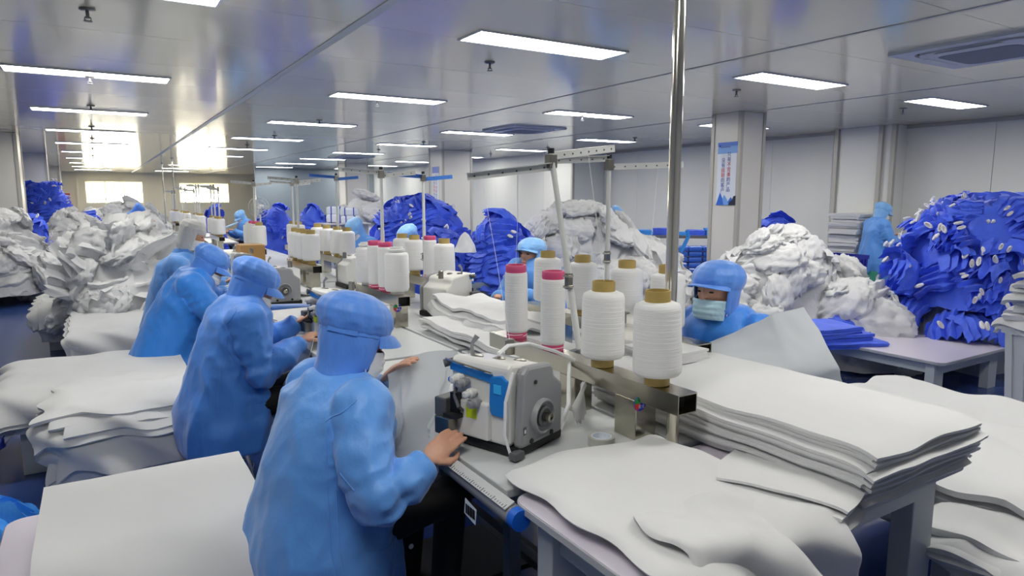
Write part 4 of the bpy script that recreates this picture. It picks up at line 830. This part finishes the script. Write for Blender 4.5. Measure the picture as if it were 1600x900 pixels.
# pedestal fan far back
fp_ = ppm(406, 324, 95); fn = thing('pedestal_fan', 'white pedestal fan standing before the blue heap beyond the third rack', 'fan', (fp_.x, fp_.y, 0), R(-120))
MB().lathe([(.17, 0), (.17, .02), (.03, .05)], 24).build('base', 'white_paint', fn, True, 35); MB().lathe([(.014, .04), (.014, fp_.z-.12)], 12).build('pole', 'white_paint', fn, True)
mxf = Matrix.Rotation(PI/2, 3, 'Y')
for r_ in (.17, .12, .06): MB().tube([(.05, r_*math.cos(q), fp_.z+r_*math.sin(q)) for q in np.linspace(0, 2*PI, 29)], .004, 6).build('guard_ring', 'white_paint', fn, True)
for k in range(12): MB().tube([(.055, .02*math.cos(k*PI/6), fp_.z+.02*math.sin(k*PI/6)), (.05, .17*math.cos(k*PI/6), fp_.z+.17*math.sin(k*PI/6))], .002, 5).build('guard_wire', 'white_paint', fn)
for k in range(3):
    q = k*2*PI/3; MB().prism([(.02*math.cos(q), fp_.z+.02*math.sin(q)), (.14*math.cos(q-.35), fp_.z+.14*math.sin(q-.35)), (.15*math.cos(q), fp_.z+.15*math.sin(q)), (.14*math.cos(q+.3), fp_.z+.14*math.sin(q+.3))], 'x', .02, .026).build('blade', 'bin', fn)
MB().lathe([(.045, -.11), (.05, -.02), (.03, .03)], 18, (0, 0, fp_.z), mx=mxf).build('motor_housing', 'white_paint', fn, True)
# ================================================================== PEOPLE
def hand(mb, w_, d, n, s=1.0, curl=45, side=1, fine=True):
    d = Vector(d).normalized(); n = (Vector(n)-d*Vector(n).dot(d)).normalized(); x = d.cross(n)*side
    mx = Matrix((d, x, n)).transposed(); w_ = Vector(w_)
    mb.ball(w_+d*.045*s, (.050*s, .040*s, .017*s), 8, mx)
    if not fine: mb.ball(w_+d*.10*s-n*.02*s, (.04*s, .034*s, .018*s), 6, mx); return
    for k, (off, L) in enumerate(((-.030, .072), (-.010, .080), (.010, .075), (.029, .060))):
        p = w_+d*.078*s+x*off*s; pts = [w_+d*.05*s+x*off*.8*s, p]; dd = d.copy(); c = R(curl*(.75+.1*k))
        for seg in (.42, .32, .26): dd = (dd*math.cos(c*.7)-n*math.sin(c*.7)).normalized() if seg < .42 else (dd*math.cos(c*.5)-n*math.sin(c*.5)).normalized(); pts.append(pts[-1]+dd*L*seg*s)
        mb.tube(pts, [.010*s, .0095*s, .009*s, .0082*s, .007*s], 8); mb.ball(pts[-1], .0072*s, 5)
    th = [w_+d*.02*s-x*.025*s, w_+d*.045*s-x*.047*s-n*.012*s, w_+d*.075*s-x*.052*s-n*.026*s, w_+d*.095*s-x*.042*s-n*.036*s]
    mb.tube(th, [.013*s, .012*s, .010*s, .008*s], 8); mb.ball(th[-1], .008*s, 5)
def wr(seed, a, els):
    def f(c):
        r1 = 1-2*abs(N(c.x*6+seed+.8*N(c.z*3, c.y*3, seed), c.y*6, c.z*2.0)); r2 = 1-2*abs(N(c.x*9+c.z*3, c.y*11+seed, c.z*4.0)); r3 = 1-2*abs(N(c.x*16+seed, c.y*16, c.z*13)); d = a*(r1*.85+r2*.32+r3*.10)
        for e in els:
            q = (c-e).length
            if q < .2: d += a*1.1*math.exp(-(q/.10)**2)*(1-2*abs(N(c.x*5+c.z*15+seed, c.y*5, c.z*9-c.x*15)))
        return d
    return f
def person(label, root, rz, P, coat='smock', hood='hood', mask='mask', net=False, fine=True, eyes=False, hr=.90, seed=0, vox=.011, stool=True, stand_=False, brim=True):
    t = thing('person', label, 'person', root, rz); v = lambda k: Vector(P[k])
    hd = v('head'); pit = R(P.get('pitch', 25)); yw = R(P.get('turn', 0))
    HM = Matrix.Rotation(yw, 3, 'Z') @ Matrix.Rotation(pit, 3, 'Y'); hw = lambda q: hd+HM @ Vector(q)
    # body: one continuous surface
    b = MB(); b.ball(hd+HM @ Vector((0, 0, .02)), (.092, .076, .100), 12, HM); b.ball(hw((.022, 0, -.055)), (.062, .056, .062), 10, HM)
    b.ball(hw((.094, 0, -.012)), (.015, .013, .020), 6, HM); b.tube([hw((.088, 0, .03)), hw((.098, 0, -.014))], [.008, .012], 6); b.ball(hw((.080, 0, -.062)), (.012, .022, .010), 6, HM)
    for s in (-1, 1): b.ball(hw((-.004, s*.076, -.005)), (.018, .010, .030), 6, HM)
    b.tube([hw((-.01, 0, -.05)), v('neck')+Vector((0, 0, -.03))], [.055, .06], 10); b.tube([v('neck'), v('hip')+Vector((0, 0, .05))], [.09, .12], 10)
    for s, nm in ((1, 'l'), (-1, 'r')):
        sh, el, ha = v('sh_'+nm), v('el_'+nm), v('ha_'+nm); b.tube([v('neck'), sh, el, ha], [.05, .048, .038, .028], 8)
        dr = (ha-el).normalized(); hand(b, ha+dr*.005, (dr+Vector(P.get('hd_'+nm, (0, 0, -.1)))), P.get('hn_'+nm, (0, 0, 1)), 1.0, P.get('curl', 40), s, fine)
    fuse('body', b, .0045 if fine else .010, 'skin', t, 1 if fine else 2)
    # coat
    c = MB(); rings = []
    for (cx, cz, rx, ry) in P['torso']:
        rings.append([(cx+rx*math.copysign(abs(math.cos(a))**.85, math.cos(a)), ry*math.copysign(abs(math.sin(a))**.85, math.sin(a)), cz) for a in np.linspace(0, 2*PI, 29)[:-1]])
    c.rings(rings)
    for nm in 'lr':
        sh, el, ha = v('sh_'+nm), v('el_'+nm), v('ha_'+nm); d = (ha-el).normalized(); cuff = ha-d*.005
        c.tube([sh+(sh-el).normalized()*.02, sh.lerp(el, .5)+Vector((-.01, 0, .0)), el, el.lerp(cuff, .55)+Vector((0, 0, -.012)), cuff], [.088, .080, .074, .066, .042], 14); c.ball(sh, .088, 10); c.ball(el, .075, 10)
    co = fuse('coat', c, vox, coat, t, 5, wr(seed, P.get('wr', .020), [v('el_l'), v('el_r'), v('sh_l')+Vector((0, 0, -.1)), v('sh_r')+Vector((0, 0, -.1)), v('hip')+Vector((.15, -.1, .1))]))
    if P.get('seams'):
        from mathutils.bvhtree import BVHTree
        tr = BVHTree.FromPolygons([q.co.copy() for q in co.data.vertices], [tuple(q.vertices) for q in co.data.polygons])
        for ln in P['seams']:
            pts = []; runs = [pts]
            for (a_, b_) in zip(ln[:-1], ln[1:]):
                for k in range(14):
                    f = k/14; h_ = tr.ray_cast(Vector((a_[0]+(b_[0]-a_[0])*f, -1, a_[1]+(b_[1]-a_[1])*f)), Vector((0, 1, 0)))
                    if h_[0] is None: continue
                    p_ = h_[0]+h_[1]*.0003
                    if pts and abs(p_.y-pts[-1].y) > .012: pts = []; runs.append(pts)
                    pts.append(p_)
            for pts in runs:
                if len(pts) > 5: MB().tube(pts, .0022, 6).build('seam', coat, co, True)
    ck = MB(); nk = v('neck'); ax = (hd-nk).normalized(); 
    rr = []
    for (h, r1) in ((-.045, .098), (.0, .088), (.035, .085), (.03, .078), (-.03, .08)):
        rr.append([nk+ax*h+Vector((math.cos(a)*r1*1.05-.005, math.sin(a)*r1, 0)) for a in np.linspace(0, 2*PI, 25)[:-1]])
    ck.rings(rr, False).build('collar', coat, t, True, 60)
    for k, bp_ in enumerate(P.get('buttons', ())): MB().lathe([(.009, 0), (.009, .003), (.006, .004)], 14, bp_, mx=Matrix.Rotation(PI/2, 3, 'X')).build('button', 'button', t)
    # hood
    prof = [(-.21, .105, .112, -.02), (-.16, .090, .092, -.02), (-.11, .096, .092, -.018), (-.05, .116, .102, -.012), (0, .126, .110, -.01), (.03, .129, .113, -.01), (.04, .135, .119, -.012), (.065, .143, .126, -.016), (.095, .141, .124, -.022), (.122, .125, .110, -.026), (.144, .094, .084, -.028), (.158, .052, .047, -.028), (.162, .003, .003, -.028)]
    if net: prof = [(-.13, .09, .085, -.01), (-.09, .104, .092, -.008), (-.03, .112, .096, -.006), (.03, .116, .100, -.008), (.07, .118, .102, -.012), (.105, .106, .094, -.014), (.13, .075, .068, -.012), (.142, .035, .032, -.01), (.145, .003, .003, -.01)]
    zs = [q[0] for q in prof]
    def HP(u, vv):
        a = PI-2*PI*u if False else (2*PI*u-PI); f = vv*(len(prof)-1); i = min(int(f), len(prof)-2); q = f-i; A, B = prof[i], prof[i+1]
        z = A[0]+(B[0]-A[0])*q; rx = A[1]+(B[1]-A[1])*q; ry = A[2]+(B[2]-A[2])*q; ox = A[3]+(B[3]-A[3])*q
        k = 1+.035*(1-2*abs(N(math.cos(a)*3+seed, math.sin(a)*3, z*9)))+(.02*math.sin(a*9+seed) if z > .06 else 0)
        pt = hw((ox+rx*k*hr*math.cos(a), ry*k*hr*math.sin(a), z))
        if z < -.06 and not net:
            tt = min(1, (-.06-z)/.15); pt = pt.lerp(v('neck')+Vector((rx*k*math.cos(a)*.92, ry*k*math.sin(a)*.92, z+.19)), tt*tt*(3-2*tt)*.9)
        return pt
    nu, nv = 80, 56; hm = MB(); idx = {}
    def opn(u, vv):
        a = abs(2*PI*u-PI); f = vv*(len(prof)-1); i = min(int(f), len(prof)-2); z = prof[i][0]+(prof[i+1][0]-prof[i][0])*(f-i)
        lo, hi = (-.115, .036) if not net else (-.10, .062)
        if z < lo or z > hi: return False
        q = (z-lo)/(hi-lo); return a < R(62)*min(1, (q/.35)**.6 if q < .35 else 1)
    vs = [HP(i/nu, j/nv) for i in range(nu) for j in range(nv+1)]; fs = []
    for i in range(nu):
        for j in range(nv):
            if opn((i+.5)/nu, (j+.5)/nv): continue
            i2 = (i+1) % nu; fs.append((i*(nv+1)+j, i2*(nv+1)+j, i2*(nv+1)+j+1, i*(nv+1)+j+1))
    me = bpy.data.meshes.new('hood'); me.from_pydata([tuple(q) for q in vs], [], fs); me.update()
    bm = bmesh.new(); bm.from_mesh(me); bmesh.ops.remove_doubles(bm, verts=bm.verts, dist=.0002); bmesh.ops.recalc_face_normals(bm, faces=bm.faces); bmesh.ops.delete(bm, geom=[q for q in bm.verts if not q.link_faces], context='VERTS'); bmesh.ops.solidify(bm, geom=bm.faces[:], thickness=.004); bm.to_mesh(me); bm.free()
    me.polygons.foreach_set('use_smooth', [True]*len(me.polygons))
    ho = obj('hood' if not net else 'hair_net', me, 'hairnet' if net else hood, t)
    if not net and brim:
        dr_, z0_ = (.030, .040) if not eyes else (.006, .046)
        def BP(u, vv):
            a = R(-72+144*u); r0 = 1.0; ext = .058*math.cos(a*1.15)**.8 if abs(a*1.15) < PI/2 else 0
            x = -.006+(.132*hr)*math.cos(a)+ext*vv; y = (.113*hr)*math.sin(a)*(1+.05*vv); z = z0_-dr_*vv*vv-.018*(math.sin(a)**2)*vv
            return hw((x, y, z))
        obj('brim', grid_mesh('brim', BP, 28, 6, .004), hood, ho)
        bd = MB(); rr = []
        for (z, k) in ((.024 if not eyes else .038, 1.0), (.024 if not eyes else .038, 1.03), (.050, 1.04), (.050, 1.0)): rr.append([hw((-.008+.131*k*hr*math.cos(a), .112*k*hr*math.sin(a), z)) for a in np.linspace(0, 2*PI, 49)[:-1]])
        bd.rings(rr+[rr[0]], False).build('band', hood, ho, True, 40)
        sb = MB(); rr = []
        for (z, k) in ((.022, 1.04), (.022, 1.065), (.042, 1.07), (.042, 1.04)): rr.append([hw((-.008+.131*k*hr*math.cos(a), .112*k*hr*math.sin(a), z)) for a in np.linspace(R(200), R(250), 12)])
        sb.rings(rr+[rr[0]], False, False).build('strap', hood, ho, True, 40)
    if net or eyes: # cap edge or hairline
        rr = []
        for (z, k) in ((.030, 1.02), (.040, 1.06), (.066, 1.05), (.075, 1.0)): rr.append([hw((.002+.094*k*math.cos(a), .078*k*math.sin(a), z)) for a in np.linspace(R(-85), R(85), 20)])
        MB().rings(rr, False, False).build('hair_net_edge', 'hairnet', t, True)
    if mask:
        def MP(u, vv):
            a = R(-80+160*u); z = -.112+.090*vv; bul = math.sin(PI*vv)*.018*math.cos(a*.9); pl = .0025*math.sin(vv*22)
            rx = .088+bul+pl-.02*max(0, .3-vv); return hw((.012+rx*math.cos(a)**.9, (.076+.01*vv)*math.sin(a), z))
        mk = obj('face_mask', grid_mesh('face_mask', MP, 24, 20, .003), mask, t)
        for s in (-1, 1): MB().tube([hw((.03, s*.082, -.02)), hw((.0, s*.088, .01)), hw((-.012, s*.088, -.02)), hw((.02, s*.08, -.09))], .0018, 5).build('ear_loop', 'thread', mk)
    if eyes:
        for s in (-1, 1):
            MB().ball(hw((.083, s*.031, .012)), (.006, .014, .0045), 6, HM).build('eye', 'hair', t); MB().tube([hw((.086, s*.016, .032)), hw((.087, s*.03, .037)), hw((.079, s*.048, .033))], [.002, .003, .0015], 6).build('eyebrow', 'hair', t)
        if not mask: MB().ball(hw((.089, 0, -.062)), (.006, .020, .005), 6, HM).build('lips', 'tube_pink', t)
    # trousers and shoes
    g = MB(); hp = v('hip')
    for s in (-1, 1):
        if stand_: kn, ft = Vector((hp.x+.01, s*.10, .48)), Vector((hp.x, s*.10, .08))
        else: kn, ft = Vector((hp.x+.44, s*.13, .53)), Vector((hp.x+.40, s*.13, .09))
        g.tube([hp+Vector((0, s*.08, 0)), kn, ft], [.105, .08, .055], 12); g.ball(kn, .08, 8); g.ball(hp+Vector((0, s*.08, 0)), .11, 8)
        MB().ball(ft+Vector((.05, 0, -.045)), (.13, .048, .042), 8).build('shoe', 'rubber', t, True)
    fuse('trousers', g, .014, 'trousers', t, 3)
    if stool:
        s_ = thing('stool', label.split(',')[0].replace('person', 'stool of the person')[:70], 'stool', (root[0], root[1], 0), rz, 'operator stools'); s_['label'] = 'round black topped steel stool under an operator'
        MB().lathe([(.16, .38), (.165, .395), (.155, .415), (.05, .418)], 28).build('seat', 'rubber', s_, True, 35)
        for k in range(4):
            a = PI/4+k*PI/2; MB().tube([(math.cos(a)*.10, math.sin(a)*.10, .385), (math.cos(a)*.17, math.sin(a)*.17, .0)], .011, 8).build('leg', 'chrome', s_, True)
        MB().tube([(.14*math.cos(q), .14*math.sin(q), .15) for q in np.linspace(0, 2*PI, 25)], .007, 6).build('ring', 'chrome', s_, True)
    return t
def seated(lean=.0, head=(.20, 0, 1.16), pitch=25, **kw):
    L = lean; P = dict(hip=(0, 0, .50), neck=(.13+L, 0, 1.05), head=(head[0]+L, head[1], head[2]), pitch=pitch, sh_l=(.10+L, .168, .98), sh_r=(.10+L, -.168, .98), el_l=(.24+L, .24, .72), el_r=(.22+L, -.25, .70), ha_l=(.46+L, .16, .84), ha_r=(.47+L, -.10, .80),
             torso=[(.02, .30, .235, .25), (.01, .42, .235, .255), (.0, .50, .22, .24), (.02+L*.2, .62, .20, .225), (.05+L*.5, .76, .19, .22), (.09+L*.8, .90, .172, .215), (.11+L, .99, .145, .20), (.12+L, 1.045, .11, .14), (.13+L, 1.085, .088, .09)])
    P.update(kw); return P
def loc_(root, rz, p): return tuple(Matrix.Rotation(-rz, 3, 'Z') @ (Vector(p)-Vector(root)))
# nearest operator
rt, ra_ = (.56, 2.12, 0), R(8)
person('person in light blue smock and hood sewing at the nearest overlock machine', rt, ra_, seated(.0, (.15, 0, 1.125), 16, neck=(.085, 0, 1.005), el_r=loc_(rt, ra_, ppm(590, 774, 525)), ha_r=loc_(rt, ra_, ppm(666, 722, 505)), sh_r=(.08, -.17, .94), sh_l=(.08, .17, .94), torso=[(.02, .30, .235, .25), (.01, .42, .235, .255), (.0, .50, .22, .24), (.01, .62, .20, .225), (.03, .76, .185, .215), (.06, .87, .168, .21), (.075, .95, .142, .195), (.08, .995, .108, .135), (.085, 1.03, .088, .09)], el_l=(.20, .24, .76), ha_l=(.31, .12, .93), hn_r=(-.2, -.6, .8), hd_r=(.3, .2, .3), curl=24, seams=(((.03, 1.0), (-.045, .93), (-.055, .82), (.0, .70)), ((-.06, .74), (-.07, .55), (-.05, .34)), ((-.035, .74), (-.045, .55), (-.02, .34)), ((.06, .50), (.20, .49))), buttons=((.235, -.19, .44),)), fine=True, seed=1, vox=.008)
# second
rt, ra_ = (.50, 3.72, 0), R(4)
person('person in blue smock bending over the second machine', rt, ra_, seated(.0, (.19, 0, 1.115), 26, el_r=loc_(rt, ra_, ppm(408, 577, 305)), ha_r=loc_(rt, ra_, ppm(470, 533, 290)), ha_l=(.46, .16, .88), seams=(((.06, 1.06), (-.0, .98), (-.01, .86), (.05, .74)), ((-.04, .78), (-.07, .6), (-.06, .4)), ((.06, .54), (.2, .53)))), coat='smock_deep', fine=True, seed=5, vox=.009)
# third, leaning deeper
person('person in deep blue smock leaning low over the third machine', (.36, 5.32, 0), R(-2), seated(.08, (.24, 0, 1.09), 32, ha_r=(.58, .0, .84), ha_l=(.66, .2, .90), el_r=(.36, -.24, .72), el_l=(.42, .26, .78)), coat='smock_vivid', fine=False, seed=9, vox=.012)
# hairnet worker
person('person in white hair net and blue smock beside the fanned gowns', (.48, 6.42, 0), R(-12), seated(.0, (.22, 0, 1.27), 20, neck=(.15, 0, 1.13), torso=[(.02, .30, .22, .23), (.0, .5, .21, .23), (.03, .68, .185, .21), (.06, .86, .17, .205), (.10, 1.02, .15, .20), (.12, 1.07, .12, .16), (.14, 1.12, .085, .085)], sh_l=(.11, .165, 1.02), sh_r=(.11, -.165, 1.02)), net=True, fine=False, seed=13, vox=.012, eyes=True)
# masked operator opposite
person('person in vivid blue smock with pale blue mask lifting a sheer sheet', (2.62, 2.10, 0), R(182), seated(.02, (.20, 0, 1.155), -6, ha_r=(.46, -.02, .86), ha_l=(.44, .14, .86), turn=6), coat='smock_vivid', hood='hood', mask='mask_blue', eyes=True, fine=True, seed=17, vox=.010)
# maskless operator
person('person in light blue hood with bare face behind the white cloth pile', (3.20, 4.70, 0), R(203), seated(.0, (.16, 0, 1.11), -10), coat='smock', hood='hood_pale', mask=None, eyes=True, fine=False, seed=21, vox=.012)
ST = dict(hip=(0, 0, .88), neck=(.04, 0, 1.40), head=(.10, 0, 1.50), pitch=18, sh_l=(.02, .165, 1.32), sh_r=(.02, -.165, 1.32), el_l=(.12, .23, 1.06), el_r=(.10, -.23, 1.06), ha_l=(.36, .12, 1.16), ha_r=(.36, -.10, 1.14),
          torso=[(.02, .38, .20, .25), (.02, .6, .19, .24), (.01, .85, .175, .225), (.02, 1.05, .165, .21), (.02, 1.25, .15, .205), (.03, 1.34, .12, .18), (.04, 1.40, .09, .10), (.04, 1.43, .08, .08)])
q = ppm(1372, 345, 112)
pw = person('person in long pale blue gown standing beside the blue heap with white cuffs', (q.x-.06, q.y, 0), R(-28), ST, coat='smock', hood='hood_pale', mask='mask', fine=False, seed=25, vox=.013, stool=False, stand_=True); pw.scale = (.92, .92, .92)
BT = dict(hip=(0, 0, .85), neck=(.24, 0, 1.22), head=(.34, 0, 1.28), pitch=48, sh_l=(.20, .165, 1.14), sh_r=(.20, -.165, 1.14), el_l=(.36, .2, .96), el_r=(.34, -.2, .96), ha_l=(.56, .1, 1.02), ha_r=(.54, -.08, 1.02),
          torso=[(-.02, .40, .20, .24), (-.02, .6, .19, .235), (-.01, .85, .19, .225), (.06, 1.0, .18, .21), (.16, 1.12, .15, .2), (.20, 1.18, .12, .16), (.24, 1.24, .085, .085)])
q = ppm(958, 342, 92)
person('person in blue smock bending over the packing bench by the right wall', (q.x-.3, q.y+.12, 0), R(-32), BT, coat='smock_deep', hood='hood_pale', mask='mask', fine=False, seed=29, vox=.014, stool=False, stand_=True)
for u, v_, X, a, l, ht in ((640, 362, 2.95, 200, 'person in pale blue hood, only the crown showing before the biggest blue heap', 1.12), (557, 360, 2.95, 200, 'person in pale blue hood, seen above the cones before the bales', 1.12), (378, 334, 2.9, 195, 'person in blue hood bowed over far cones beside a blue heap', 1.12), (420, 338, 3.0, 200, 'person in blue smock bowed beside the far racks and the fan', 1.1)):
    q = onx(u, v_, X); person(l, (q.x+.2, q.y+.05, 0), R(a), seated(.02, (.22, 0, 1.13 if q.z > 1.2 else max(1.05, q.z)), 34), coat='smock', hood='hood_pale', fine=False, seed=int(u), vox=.016, brim=True)
q = ppm(192, 335, 66); person('person in blue smock bending over the far white heap under the windows', (q.x, q.y, 0), R(-20), BT, coat='smock_vivid', hood='hood', fine=False, seed=33, vox=.016, stool=False, stand_=True)
q = ppm(868, 322, 72); person('person in blue hood half hidden behind the broad white heap', (q.x, q.y, 0), R(-40), BT, coat='smock_deep', hood='hood', fine=False, seed=35, vox=.016, stool=False, stand_=True)
